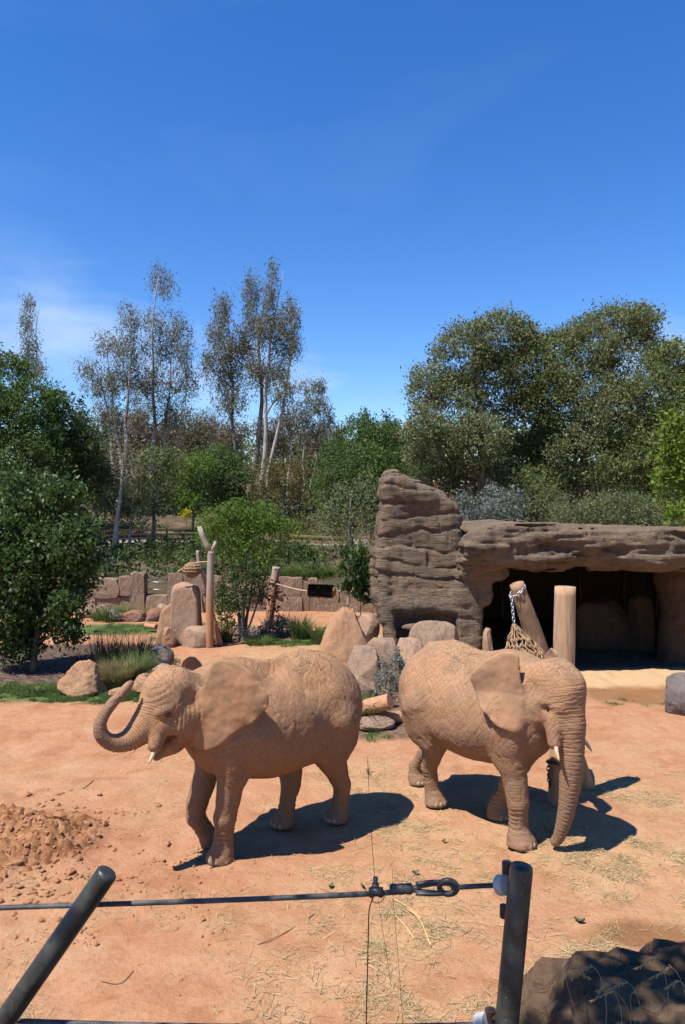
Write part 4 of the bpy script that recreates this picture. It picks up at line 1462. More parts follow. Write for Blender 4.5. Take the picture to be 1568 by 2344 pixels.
# ---------------- the big grey green trees behind the shelter
G = 'grey green trees behind the rock shelter'
tree('grey green tree with rounded top rising just right of the rock tower', 'tree', gp(1090, 33), tuple(at(1100, 800, 33)),
     PL([(990, 890, 62, 62), (1062, 810, 75, 72), (1145, 772, 75, 62), (968, 985, 52, 62), (1045, 930, 80, 75), (1130, 880, 80, 85), (1000, 1050, 70, 60), (1090, 1010, 80, 70), (1090, 1095, 80, 55), (1010, 1110, 50, 40)], 33, 1.4),
     L_OLIVE, B_BROWN, 0.30, 101, G, per=4.0, cn=18, cs=0.20, size=0.125, droop=0.6)
tree('grey green tree in the dip between the two highest crowns', 'tree', gp(1215, 34.5), tuple(at(1240, 830, 34.5)),
     PL([(1215, 850, 72, 78), (1262, 812, 62, 58), (1200, 960, 80, 75), (1270, 920, 80, 90), (1180, 1060, 80, 65), (1265, 1030, 80, 70), (1195, 770, 40, 36), (1240, 1110, 70, 46)], 34.5, 1.4),
     L_OLIVE2, B_BROWN, 0.32, 102, G, per=4.0, cn=18, cs=0.20, size=0.125, droop=0.6)
tree('highest grey green tree with domed top over the cave roof', 'tree', gp(1285, 33.5), tuple(at(1400, 760, 33.5)),
     PL([(1410, 745, 92, 48), (1470, 735, 48, 40), (1352, 800, 70, 62), (1440, 830, 95, 80), (1345, 900, 85, 80), (1420, 960, 95, 80), (1340, 1030, 85, 70), (1350, 1105, 75, 50), (1310, 770, 36, 34)], 33.5, 1.3),
     L_OLIVE, B_BROWN, 0.34, 103, G, per=4.0, cn=18, cs=0.20, size=0.125, droop=0.6, wig=0.1)
tree('dark olive tree at the right edge behind the bright green sprays', 'tree', gp(1450, 31.5), tuple(at(1520, 830, 31.5)),
     PL([(1545, 835, 68, 62), (1500, 910, 80, 72), (1580, 950, 80, 90), (1450, 1010, 90, 70), (1530, 1040, 90, 70), (1600, 870, 60, 70), (1420, 1085, 70, 50), (1490, 1110, 60, 46)], 31.5, 1.2),
     L_OLIVE2, B_BROWN, 0.32, 104, G, per=4.0, cn=18, cs=0.20, size=0.125, droop=0.6)
G = 'grey shrubs between the cave roof and the trees'
for i, (px, py, w, h, d, lab) in enumerate([
        (1085, 1165, 60, 42, 28.8, 'dry grey shrub in the notch right of the tower'), (1150, 1150, 50, 48, 29.6, 'grey shrub against the trunks above the roof start'),
        (1330, 1165, 70, 38, 29.8, 'grey shrub above the middle of the cave roof'), (1430, 1160, 60, 42, 29.6, 'grey green shrub between the trunks above the roof'),
        (1505, 1175, 55, 42, 29.4, 'grey shrub below the bright green sprays at the right edge'), (1240, 1150, 55, 50, 32.0, 'dark shaded shrub between two leaning trunks')]):
    b = gp(px, d)
    tree(lab, 'shrub', b, tuple(at(px, py - h * 0.4, d)), PL([(px - w * 0.4, py, w * 0.6, h), (px + w * 0.35, py + 4, w * 0.65, h * 0.9), (px, py + 35, w, 40)], d, 0.4),
         L_SAGE if i < 2 else L_OLIVE, B_GREY, 0.05, 110 + i, G, 'shrub', per=5, cn=9, cs=0.16, size=0.10, aspect=0.35, under=0.8, n_sub=3, crown='foliage')

# ---------------- bright sprays at the right edge
tree('bright lime green leafy branches reaching in at the right edge', 'tree', gp(1640, 24), tuple(at(1620, 960, 24)),
     PL([(1548, 985, 34, 48), (1560, 1060, 45, 55), (1530, 1050, 34, 40), (1545, 1130, 45, 50), (1555, 1190, 40, 42), (1610, 1000, 60, 80), (1610, 1110, 60, 80), (1520, 1110, 26, 30)], 24, 0.8),
     L_LIME, B_GREY, 0.14, 120, None, per=5.0, cn=8, cs=0.15, size=0.13, aspect=0.5, droop=0.3)

# ---------------- dense green trees left of the tower
tree('dense green tree left of the rock tower', 'tree', gp(800, 35.5), tuple(at(820, 1000, 35.5)),
     PL([(825, 1005, 58, 55), (880, 1010, 55, 50), (770, 1065, 48, 60), (835, 1080, 70, 70), (890, 1090, 50, 70), (755, 1130, 48, 52), (810, 1160, 70, 62), (880, 1170, 55, 60)], 35.5, 1.0),
     L_MID, B_GREY, 0.2, 121, None, per=4.5, cn=14, cs=0.19, size=0.12, droop=0.4)
tree('thin grey green tree with bare pale twigs in front of the dense green tree', 'tree', gp(800, 29.5), tuple(at(800, 1120, 29.5)),
     PL([(790, 1160, 60, 55), (840, 1140, 50, 60), (750, 1200, 45, 50), (820, 1220, 55, 55), (775, 1270, 45, 45), (850, 1200, 30, 50)], 29.5, 0.6),
     L_OLIVE, B_PALE, 0.07, 122, None, per=2.8, cn=9, cs=0.2, size=0.11, aspect=0.3, n_sub=6, under=0.8)
G = 'dark conifers on the skyline'
for i, (px, py, w, h, d, lab) in enumerate([
        (835, 942, 26, 60, 60, 'taller dark conifer tip above the dense green tree'), (884, 950, 18, 40, 62, 'smaller dark conifer tip beside the grey green tree'),
        (185, 930, 40, 90, 52, 'broad dark conifer beyond the left trees'), (150, 985, 30, 70, 50, 'dark conifer half hidden by the left trees')]):
    b = gp(px, d)
    tp = at(px, py, d)
    m = 9
    lob = []
    for k in range(m):
        t = k / (m - 1)
        rr_ = (0.15 + t) * w * d / FPX * 1.2
        z = tp.z - t * h * 2.2 * d / FPX
        lob.append(((tp.x, d, z), (rr_, rr_, h * 0.22 * d / FPX)))
    tree(lab, 'conifer', b, tuple(tp), lob, L_CONIFER, B_BROWN, 0.16, 130 + i, G, 'conifer', per=3.0, cn=8, cs=0.22, size=0.22, aspect=0.35, shell=0.3, n_sub=0, under=0.6)

# ---------------- left side trees
G = 'dark green trees at the left edge'
tree('dark green tree at the left edge below the slender eucalyptus', 'tree', gp(40, 38), tuple(at(50, 900, 38)),
     PL([(20, 860, 45, 62), (75, 925, 60, 62), (15, 960, 60, 70), (95, 1000, 55, 62), (40, 1040, 75, 62), (-40, 940, 70, 90), (110, 1075, 55, 55), (20, 1110, 75, 50)], 38, 1.0),
     L_MID, B_GREY, 0.25, 140, G, per=3.6, cn=14, cs=0.22, size=0.15)
tree('dark green tree second from the left edge with uneven crown', 'tree', gp(135, 40), tuple(at(140, 950, 40)),
     PL([(125, 925, 36, 42), (150, 975, 45, 52), (185, 1030, 45, 52), (140, 1050, 55, 62), (195, 1100, 50, 50), (150, 1120, 55, 45)], 40, 1.0),
     L_DARK, B_GREY, 0.2, 141, G, per=3.6, cn=14, cs=0.22, size=0.15)
tree('loose dark tree above the fence between left trees and pale trunks', 'tree', gp(220, 48), tuple(at(215, 1010, 48)),
     PL([(215, 1010, 40, 46), (205, 1070, 40, 46), (240, 1110, 45, 46), (190, 1140, 45, 36)], 48, 0.8), L_DARK, B_GREY, 0.16, 142, G, per=2.6, cn=10, cs=0.3, size=0.19)

# ---------------- big leafy bush at the left
tree('big glossy green bush filling the left edge above the mulch bed', 'bush', gp(75, 19.9), tuple(at(90, 1200, 19.9)),
     PL([(70, 1155, 62, 48), (140, 1170, 50, 46), (20, 1215, 62, 62), (100, 1235, 72, 62), (170, 1250, 46, 60), (40, 1310, 72, 66), (125, 1320, 66, 56), (178, 1330, 34, 44),
         (20, 1400, 62, 60), (95, 1405, 56, 48), (150, 1395, 36, 44), (40, 1470, 60, 44), (-30, 1300, 60, 120), (128, 1118, 24, 28), (200, 1205, 22, 26), (212, 1275, 18, 22), (196, 1300, 20, 18), (40, 1105, 30, 26), (172, 1128, 20, 22), (160, 1450, 30, 30), (100, 1100, 14, 14)], 19.9, 0.5),
     L_BUSH, B_BROWN, 0.10, 150, None, 'leafy_bush', per=11, cn=10, cs=0.15, size=0.115, aspect=0.48, droop=0.6, n_sub=4, under=0.8, crown='foliage')

# ---------------- eucalyptus
G = 'tall thin eucalyptus trees'
dE = 58


def euc(label, stems, lobes, d, seed, r0, leaf=None, per=1.1, cn=13, cs=0.19, size=0.20, bark=None, n_sub=14, depth=0.8):
    st = [((*gp(b, d)[:2], gp(b, d)[2]), tuple(at(tx, ty, d + k * 0.6)), q) for k, (b, tx, ty, q) in enumerate(stems)]
    return tree(label, 'eucalyptus', gp(stems[0][0], d), None, PL(lobes, d, 0.9, depth), leaf or L_EUC, bark or B_PALE, r0, seed, G, 'eucalyptus', per=per, cn=cn, cs=cs,
                size=size, aspect=0.24, droop=1.1, shell=0.15, under=1.0, n_sub=n_sub, stems=st, wig=0.10, sides=6, zs=2.0)


euc('slender eucalyptus spire over the dark trees at the left edge', [(70, 68, 690, 0.16)],
    [(66, 700, 12, 28), (62, 745, 18, 30), (70, 790, 24, 32), (68, 840, 34, 32), (95, 850, 18, 16)], 60, 160, 0.16, per=1.6)
euc('spreading eucalyptus with many pale stems left of the taller spire', [(268, 215, 830, 0.26), (275, 300, 740, 0.26), (290, 250, 770, 0.2)],
    [(205, 850, 38, 26), (235, 890, 52, 36), (250, 790, 40, 36), (300, 735, 36, 40), (300, 800, 50, 48), (265, 860, 52, 48), (310, 880, 52, 50), (250, 950, 50, 46), (320, 950, 42, 46)], dE, 161, 0.26)
euc('tall eucalyptus with a separate leafy tuft high on a bare stem', [(345, 372, 640, 0.27), (352, 400, 760, 0.22)],
    [(368, 640, 30, 34), (385, 665, 24, 20), (352, 745, 26, 40), (400, 755, 40, 42), (372, 800, 46, 48), (420, 810, 32, 46), (355, 880, 52, 52), (420, 880, 46, 52), (390, 950, 52, 44)], dE + 2, 162, 0.27)
euc('dense leaning eucalyptus with dark bark left of the pale forked one', [(568, 578, 650, 0.34), (566, 515, 720, 0.26)],
    [(510, 715, 28, 42), (495, 765, 28, 36), (522, 790, 40, 52), (575, 670, 24, 46), (578, 735, 26, 46), (560, 800, 34, 52), (520, 860, 48, 48), (580, 850, 30, 52), (480, 830, 30, 34), (530, 920, 48, 36)], dE - 2, 163, 0.34,
    bark=B_GREY, per=1.6)
euc('tallest eucalyptus with white forked trunk and upright feathery top', [(577, 628, 610, 0.28), (590, 668, 700, 0.22)],
    [(625, 622, 14, 26), (618, 680, 20, 42), (630, 735, 28, 46), (664, 730, 24, 48), (602, 760, 24, 52), (650, 790, 34, 46), (672, 790, 18, 40), (630, 850, 42, 42), (650, 900, 36, 36)], dE - 3, 164, 0.28, per=1.6)
euc('small eucalyptus with white stems above the rusty olive tree', [(690, 702, 900, 0.15), (705, 745, 895, 0.12), (660, 660, 940, 0.12)],
    [(705, 888, 32, 18), (738, 888, 20, 18), (725, 930, 34, 26), (752, 960, 18, 30), (690, 950, 30, 38), (655, 960, 34, 34), (715, 990, 40, 30)], 70, 165, 0.15, per=1.2, size=0.24)
G = 'brown grey wood on the slope'
for i, (px, py, w, h, d, lab) in enumerate([
        (285, 985, 62, 60, 66, 'brownish thin tree behind the spreading eucalyptus'), (365, 1000, 60, 62, 68, 'brown grey thin tree behind the tufted eucalyptus'),
        (445, 985, 60, 66, 72, 'grey thin tree in the gap between the eucalyptus groups'), (520, 1000, 58, 60, 70, 'brown tree behind the dark barked eucalyptus'),
        (625, 1000, 55, 58, 74, 'brown tree seen between the white forked trunks'), (705, 1020, 55, 56, 78, 'grey brown tree under the small eucalyptus'),
        (760, 1010, 34, 50, 84, 'pale brown tree on the skyline left of the conifer tip'), (240, 1040, 50, 50, 64, 'grey brown tree beside the dark conifers')]):
    tree(lab, 'tree', gp(px, d), tuple(at(px + 8, py - h * 0.6, d)),
         PL([(px - w * 0.45, py - h * 0.3, w * 0.55, h * 0.55), (px + w * 0.4, py - h * 0.2, w * 0.55, h * 0.55), (px, py + h * 0.2, w * 0.7, h * 0.6), (px + w * 0.2, py + h * 0.7, w * 0.7, h * 0.5), (px - w * 0.3, py + h * 0.8, w * 0.6, h * 0.5)], d, 1.5),
         L_BROWN if i != 2 else L_EUC, B_PALE if i % 2 else B_GREY, 0.18, 170 + i, G, per=1.5, cn=10, cs=0.27, size=0.24, zs=1.5, aspect=0.25, droop=0.9, shell=0.2, under=1.0, n_sub=5)

# ---------------- middle distance
tree('vivid green tree above the yellow flowering shrub', 'tree', gp(440, 52), tuple(at(450, 1060, 52)),
     PL([(425, 1100, 26, 52), (455, 1070, 36, 40), (440, 1150, 34, 36), (415, 1150, 20, 30)], 52, 0.6), L_BRIGHT, B_GREY, 0.12, 180, None, per=2.6, cn=10, cs=0.26, size=0.18)
tree('mid green tree behind the round canopy with a darker top', 'tree', gp(500, 54), tuple(at(505, 1060, 54)),
     PL([(500, 1060, 46, 42), (535, 1095, 44, 46), (485, 1110, 40, 42), (525, 1150, 50, 40)], 54, 0.6), L_MID, B_GREY, 0.16, 181, None, per=2.4, cn=10, cs=0.28, size=0.19)
tree('rusty olive spreading tree between the eucalyptus and the dense green tree', 'tree', gp(650, 52), tuple(at(650, 1070, 52)),
     PL([(610, 1090, 46, 36), (660, 1075, 50, 36), (700, 1100, 36, 36), (640, 1130, 60, 36), (690, 1145, 34, 30), (600, 1140, 34, 30)], 52, 0.8), L_RUST, B_GREY, 0.16, 182, None, per=1.7, cn=9, cs=0.3, size=0.2, aspect=0.3, n_sub=5)
tree('grey leaved tree with white trunk left of the fence break', 'tree', gp(294, 42), tuple(at(300, 1150, 42)),
     PL([(275, 1150, 40, 34), (310, 1135, 44, 36), (335, 1165, 34, 32), (290, 1185, 44, 28), (250, 1170, 30, 26)], 42, 0.6), L_OLIVE, B_PALE, 0.13, 183, None, per=2.6, cn=10, cs=0.25, size=0.15, n_sub=3)
tree('dark trunked tree rising through the fence line', 'tree', gp(350, 43), tuple(at(358, 1060, 43)),
     PL([(355, 1060, 40, 40), (385, 1100, 34, 36), (340, 1110, 36, 34), (375, 1150, 36, 26), (400, 1060, 30, 34)], 43, 0.6), L_OLIVE2, B_GREY, 0.18, 184, None, per=2.4, cn=10, cs=0.25, size=0.16, n_sub=3)
tree('leaning pale trunk tree nearest the leafy bush on the bank', 'tree', gp(258, 41), tuple(at(285, 1010, 41)),
     PL([(280, 1040, 38, 40), (255, 1090, 40, 36), (300, 1085, 36, 36)], 41, 0.6), L_EUC, B_PALE, 0.2, 185, None, per=1.8, cn=9, cs=0.3, size=0.17, aspect=0.3, n_sub=4)
tree('multi stemmed tree with domed bright green canopy right of the forked pole', 'tree', gp(555, 25.2), tuple(at(560, 1240, 25.2)),
     PL([(500, 1190, 44, 30), (545, 1172, 50, 26), (600, 1180, 50, 28), (640, 1210, 40, 26), (480, 1222, 34, 30), (540, 1215, 60, 34), (600, 1225, 56, 32), (660, 1215, 28, 18), (520, 1262, 44, 26), (585, 1262, 48, 26)], 25.2, 0.5),
     L_BRIGHT, B_GREY, 0.07, 186, None, per=6.5, cn=10, cs=0.16, size=0.10, n_sub=4,
     stems=[(gp(555, 25.2), tuple(at(520, 1215, 25.0)), 0.085), (gp(556, 25.3), tuple(at(560, 1210, 25.4)), 0.075), (gp(557, 25.2), tuple(at(600, 1215, 25.1)), 0.075), (gp(555, 25.1), tuple(at(640, 1225, 25.2)), 0.05)])
tree('small dark leaved tree with stout trunk under the domed canopy', 'tree', gp(553, 24.8), tuple(at(560, 1330, 24.8)),
     PL([(525, 1345, 32, 32), (565, 1330, 34, 34), (595, 1345, 28, 28), (545, 1375, 34, 22), (520, 1390, 22, 30)], 24.8, 0.4), L_DARK, B_GREY, 0.14, 187, None, per=6, cn=9, cs=0.14, size=0.10, n_sub=3, under=0.7)
tree('broad shining leaved shrub with drooping leaves beside the tower', 'shrub', gp(822, 22.3), tuple(at(825, 1300, 22.3)),
     PL([(820, 1270, 28, 22), (800, 1305, 22, 22), (838, 1310, 26, 30), (815, 1345, 30, 26), (845, 1350, 20, 26)], 22.3, 0.3), L_BUSH, B_GREY, 0.04, 188, None, 'shrub', per=9, cn=7, cs=0.1, size=0.24, aspect=0.26, droop=1.3, crown='foliage')
G = 'dark shrubs on the bank behind the wall'
for i, (px, py, w, h, d, m, lab) in enumerate([
        (300, 1275, 50, 26, 40, L_DARK, 'dark shrub on the bank below the pale trunks'), (390, 1268, 46, 34, 41, L_DARK, 'dark shrub on the bank left of the hanging net ball'),
        (440, 1290, 36, 24, 38, L_OLIVE2, 'low olive shrub on the bank behind the net ball'), (650, 1275, 46, 34, 40, L_DARK, 'dark green shrub on the bank above the leaning stump'),
        (710, 1270, 50, 34, 40, L_MID, 'mid green shrub on the bank above the brush roller'), (225, 1290, 30, 34, 37, L_SAGE, 'silvery shrub on the bank beside the leafy bush'),
        (475, 1260, 40, 34, 43, L_MID, 'green shrub on the bank behind the forked pole'), (600, 1262, 40, 30, 43, L_OLIVE2, 'olive shrub on the bank behind the domed canopy'),
        (700, 1205, 34, 34, 50, L_RUST, 'yellowish shrub above the second fence'), (760, 1225, 40, 34, 48, L_OLIVE, 'grey shrub at the end of the fence near the tower'),
        (340, 1266, 44, 16, 42.8, L_DARK, 'low dark shrub on the bank under the left part of the fence'), (440, 1264, 44, 16, 42.8, L_DARK, 'low dark shrub on the bank under the middle of the fence')]):
    tree(lab, 'shrub', gp(px, d), tuple(at(px, py - h * 0.5, d)), PL([(px - w * 0.45, py, w * 0.6, h), (px + w * 0.4, py + 3, w * 0.65, h * 0.85), (px, py + h * 0.6, w, h * 0.8)], d, 0.4),
         m, B_BROWN, 0.05, 190 + i, G, 'shrub', per=3.2, cn=10, cs=0.2, size=0.14, under=0.8, crown='foliage')
tree('small yellow flowering shrub on the brown slope', 'shrub', gp(426, 50), tuple(at(426, 1165, 50)), PL([(425, 1182, 6, 11), (428, 1174, 5, 7)], 50), L_YELLOW, B_GREY, 0.03, 205, None, 'flowering_shrub', per=9, cn=8, cs=0.14, size=0.13, crown='blossom')
tree('dark purple leaved sapling between the stout trunk and the leaning stump', 'shrub', gp(617, 25.8), tuple(at(620, 1350, 25.8)),
     PL([(610, 1365, 22, 18), (635, 1350, 18, 18), (620, 1390, 22, 14)], 25.8), leaf_material('leaf_purple', (0.025, 0.02, 0.015), (0.07, 0.05, 0.035), (0.05, 0.04, 0.02), 0.2), B_BROWN, 0.03, 206, None, 'sapling', per=6, cn=7, cs=0.1, size=0.10, crown='foliage', n_sub=4)
tree('silvery blue mounded shrub beside the lawn patch', 'shrub', gp(636, 25.4), tuple(at(636, 1425, 25.4)),
     PL([(620, 1438, 24, 20), (650, 1436, 26, 22), (636, 1424, 24, 18), (600, 1445, 16, 14)], 25.4), L_SAGE, B_GREY, 0.03, 207, None, 'shrub', per=14, cn=8, cs=0.09, size=0.085, aspect=0.3, under=0.8, crown='foliage')
tree('silvery low shrub at the foot of the stout trunk', 'shrub', gp(560, 24.2), tuple(at(560, 1440, 24.2)), PL([(545, 1446, 16, 16), (575, 1448, 14, 14)], 24.2), L_SAGE, B_GREY, 0.02, 208, None, 'shrub', per=14, cn=7, cs=0.08, size=0.08, aspect=0.3, crown='foliage')
tree('leafy shrub in the gap between forked pole and stout trunk', 'shrub', gp(508, 25.6), tuple(at(508, 1360, 25.6)), PL([(505, 1365, 14, 30), (512, 1400, 16, 26), (515, 1430, 20, 20)], 25.6), L_MID, B_GREY, 0.03, 209, None, 'shrub', per=9, cn=8, cs=0.11, size=0.10, crown='foliage')
tree('grey sagebrush growing between the two elephants', 'shrub', gp(893, 15.3), tuple(at(893, 1530, 15.3)),
     PL([(880, 1545, 22, 26), (905, 1530, 22, 34), (893, 1580, 30, 30), (905, 1500, 12, 18), (875, 1515, 10, 14)], 15.3, 0.1), L_SAGE, B_GREY, 0.018, 210, None, 'sagebrush', per=40, cn=7, cs=0.055, size=0.045, aspect=0.35, crown='foliage', n_sub=8, under=0.9)


# ---------------- grasses
def blades_vf(x, y, z, h, lean, w, r, segs=4, ang=None):
    n = len(x)
    a = r.uniform(0, 2 * np.pi, n) if ang is None else ang
    dirx, diry = np.cos(a), np.sin(a)
    vs = []
    tw = a + np.pi / 2 + r.uniform(-0.5, 0.5, n)
    wx, wy = np.cos(tw), np.sin(tw)
    for k in range(segs + 1):
        t = k / segs
        up = h * (t - 0.25 * np.clip(lean, 0, 1.6) * t ** 3)
        out = h * lean * t ** 2
        ww = w * (1 - t ** 1.6) / 2 + 0.0008
        cx, cy, cz = x + dirx * out, y + diry * out, z + up
        vs.append(np.stack([cx - wx * ww, cy - wy * ww, cz], -1))
        vs.append(np.stack([cx + wx * ww, cy + wy * ww, cz], -1))
    v = np.stack(vs, 1)
    m = 2 * (segs + 1)
    f = []
    base = (np.arange(n) * m)[:, None]
    for k in range(segs):
        f.append(base + np.array([[2 * k, 2 * k + 1, 2 * k + 3, 2 * k + 2]]))
    return v.reshape(-1, 3).astype(np.float32), np.concatenate(f).astype(np.int32), np.repeat(r.uniform(0, 1, n), m)


def clump(label, px, d, n, h, spread, mat, seed, lean=(0.1, 0.9), w=0.014, group=None, name='grass_clump', cat='grass clump', stretch=1.0):
    r = np.random.default_rng(seed)
    x0 = gx(px, d)
    rr_ = spread * np.sqrt(r.uniform(0, 1, n))
    a = r.uniform(0, 2 * np.pi, n)
    x, y = rr_ * np.cos(a) * stretch, rr_ * np.sin(a)
    v, f, rnd = blades_vf(x, y, np.full(n, -0.02), h * r.uniform(0.55, 1.1, n), r.uniform(*lean, n), w * r.uniform(0.7, 1.3, n), r, ang=a + r.normal(0, 0.7, n))
    o = link(name, mesh_np(name, v, f, True, dict(rnd=rnd), [mat]), None, (x0, d, gz(x0, d)))
    return tag(o, label, cat, group)


G = 'grass clumps beside the left boulder'
clump('dark upright reed clump left of the green arching grass', 250, 19.6, 260, 1.25, 0.42, L_BLACK, 301, (0.05, 0.5), 0.022, G)
clump('dark spiky reed clump behind the green arching grass', 318, 20.2, 240, 1.05, 0.38, L_BLACK, 302, (0.1, 0.6), 0.02, G)
clump('sparse dark reed clump in front of the leafy bush', 205, 19.8, 130, 0.75, 0.5, L_BLACK, 303, (0.1, 0.6), 0.02, G)
clump('green arching grass clump above the straw coloured one', 300, 18.9, 900, 0.85, 0.36, L_GRASS, 304, (0.3, 1.1), 0.016, G)
clump('straw coloured grass clump touching the golden boulder', 268, 18.2, 1100, 0.72, 0.30, L_STRAWG, 305, (0.2, 0.9), 0.012, G)
clump('small green tuft growing on the lawn left of the golden boulder', 88, 17.6, 160, 0.30, 0.22, L_GRASS, 306, (0.3, 1.2), 0.012, G)
clump('thin dry stalks rising in front of the sloping shoulder rock', 365, 18.6, 34, 0.95, 0.30, L_STRAWG, 307, (0.0, 0.5), 0.008, G)
clump('grass tuft between the trunk tip and the tan stones', 330, 17.4, 260, 0.34, 0.42, L_GRASS, 308, (0.3, 1.2), 0.010, G)
G = 'grass tufts by the lawn patch'
clump('green reedy tuft right of the silvery blue shrub', 688, 25.0, 420, 0.85, 0.34, L_GRASS, 310, (0.1, 0.7), 0.018, G)
clump('thin green tuft beside the pointed orange rock', 735, 24.2, 260, 0.75, 0.34, L_GRASS, 311, (0.1, 0.8), 0.018, G)
clump('thin dark stalks between sapling and reedy tuft', 660, 25.9, 70, 1.0, 0.5, L_BLACK, 312, (0.1, 0.5), 0.014, G)
clump('low fine green tuft in front of the silvery blue shrub', 592, 24.1, 420, 0.36, 0.40, L_GRASS2, 313, (0.4, 1.2), 0.012, G)
clump('reedy green tuft right behind the forked pole', 515, 24.6, 220, 0.75, 0.26, L_GRASS, 314, (0.1, 0.6), 0.018, G)
G = 'strap leaved clumps near the shelter'
clump('strap leaved green clump behind the rump of the trunk curling elephant', 826, 15.1, 330, 0.72, 0.20, L_GRASS2, 320, (0.3, 1.3), 0.026, G)
clump('strap leaved green clump growing above the low boulder row', 838, 19.9, 420, 0.80, 0.42, L_GRASS, 321, (0.3, 1.1), 0.026, G, stretch=1.3)
clump('single dry stalk leaning on the brown slab by the tower', 1030, 18.9, 7, 0.95, 0.12, L_STRAWG, 322, (0.1, 0.4), 0.010, G)
G = 'bright tufts under the back wall'
clump('bright green tuft on the grey rock below the back wall', 252, 29.5, 380, 0.75, 0.62, L_GRASS2, 330, (0.2, 1.0), 0.03, G, stretch=1.2)
clump('smaller bright green tuft near the wall pillar', 318, 29.9, 260, 0.6, 0.5, L_GRASS2, 331, (0.2, 1.0), 0.03, G, stretch=1.3)
G = 'rough grass on the bank above the wall'
for i, (px, d, n, h, s, lab) in enumerate([(660, 35.0, 500, 0.7, 1.3, 'rough grass on the bank right of the leaning stump'), (735, 35.5, 500, 0.7, 1.4, 'rough grass on the bank above the brush roller'),
                                        (395, 49.5, 420, 0.6, 1.6, 'pale grass patch beyond the fence'), (700, 46.8, 300, 0.9, 1.0, 'tall yellow green grass by the second fence')]):
    clump(lab, px, d, n, h, s, L_GRASS2 if i != 2 else L_OLIVE, 340 + i, (0.2, 1.0), 0.04, G, stretch=1.5)

# lawn blades
r = np.random.default_rng(77)
N = 260000
lx = np.concatenate([r.uniform(-9.5, -3.9, 90000), r.uniform(-3.2, -0.3, 24000), r.uniform(5.6, 9.0, 16000), r.uniform(0.1, 1.3, 7000), r.uniform(-9, -5, 16000), r.uniform(-6.8, -4, 8000)])
ly = np.concatenate([r.uniform(16.4, 18.8, 90000), r.uniform(23.5, 25.5, 24000), r.uniform(16.1, 17.2, 16000), r.uniform(12.8, 14.4, 7000), r.uniform(25.6, 28.8, 16000), r.uniform(24.2, 25.8, 8000)])
k = lawn_mask(lx, ly) * smooth(-0.35, 0.2, fbm(P2(lx, ly, 2.5, 2.0), 2)) > r.uniform(0.12, 1, len(lx))
lx, ly = lx[k], ly[k]
v, f, rnd = blades_vf(lx, ly, hgt(lx, ly) - 0.005, r.uniform(0.03, 0.10, len(lx)), r.uniform(0.1, 1.0, len(lx)), r.uniform(0.008, 0.016, len(lx)), r, segs=1)
setting(link('grass', mesh_np('grass', v, f, False, dict(rnd=rnd), [L_LAWN])), 'stuff')

# a wood far off on the hill, read as one mass
r = np.random.default_rng(78)
lob = []
for i in range(230):
    d = r.uniform(70, 150)
    px = r.uniform(-120, 1700)
    x = gx(px, d)
    g = gz(x, d)
    s = r.uniform(1.5, 3.2)
    lob.append(((x, d, g + s * 0.9), (s * 1.2, s * 1.2, s * 1.3)))
p = lobe_points(lob, 0.36, 6, 0.8, r, 0.3, 0.5)
v, f, rnd = leaves_vf(p, 0.6, 0.5, 0.4, r)
setting(link('far_wood', mesh_np('far_wood', v, f, False, dict(rnd=rnd), [L_OLIVE2])), 'stuff')
# ground cover on the bank and slope
lob = []
for i in range(170):
    d = r.uniform(33.5, 80)
    if 45.2 < d < 49:
        continue
    px = r.uniform(-50, 900)
    x = gx(px, d)
    if d < 50 and r.uniform() < 0.45:
        continue
    s = r.uniform(0.25, 0.7) * (1 + d / 90)
    lob.append(((x, d, gz(x, d) + s * 0.3), (s * 1.6, s * 1.4, s * 0.7)))
for i in range(70):
    d = r.uniform(33.5, 60)
    x = gx(r.uniform(900, 1750), d)
    s = r.uniform(0.7, 1.5)
    lob.append(((x, d, gz(x, d) + s * 0.6), (s * 1.6, s * 1.3, s)))
for i in range(80):
    d = r.uniform(49.5, 75)
    x = gx(r.uniform(-60, 950), d)
    s = r.uniform(0.6, 1.5)
    if 200 < 784 + x / d * FPX < 430 and d < 60:
        continue
    lob.append(((x, d, gz(x, d) + s * 0.6), (s * 1.4, s * 1.2, s * 1.1)))
for i in range(85):
    d = r.uniform(34, 43.5)
    x = gx(r.uniform(190, 780), d)
    s = r.uniform(0.35, 0.7)
    lob.append(((x, d, gz(x, d) + s * 0.4), (s * 1.7, s * 1.4, s)))
p = lobe_points(lob, 1.7, 8, 0.24, r, 0.4, 0.3)
v, f, rnd = leaves_vf(p, 0.25, 0.5, 0.3, r)
setting(link('undergrowth', mesh_np('undergrowth', v, f, False, dict(rnd=rnd), [L_DARK])), 'stuff')
# ================================================================ timber, feeders, fences
def wood_material(name, a, b, grey, sc=(7, 7, 0.8), mixg=0.3):
    s = NT(name)
    co = s.tc.outputs['Object']
    n = s.noise(s.coords(scale=sc), 3.0, 5.0, 0.65)
    n2 = s.noise(co, 1.5, 4.0, 0.6)
    c = s.mix(s.rng(n, 0.36, 0.66), a, b)
    c = s.mix(s.rng(n2, 0.5, 0.66, 0.0, mixg), c, grey)
    knot = s.rng(s.voronoi(s.coords(scale=(1, 1, 0.7)), 2.6, 'F1'), 0.03, 0.07, 1.0, 0.0)
    c = s.mix(s.math('MULTIPLY', knot, 0.7), c, (0.12, 0.055, 0.03))
    crk = s.rng(s.noise(s.coords(scale=(14, 14, 0.7)), 2.0, 2.0), 0.66, 0.7)
    c = s.mix(s.math('MULTIPLY', crk, 0.5), c, (0.10, 0.055, 0.03))
    return s.surf(c, 0.85, s.bump(s.math('SUBTRACT', n, crk), 0.5, 0.02), spec=0.2)


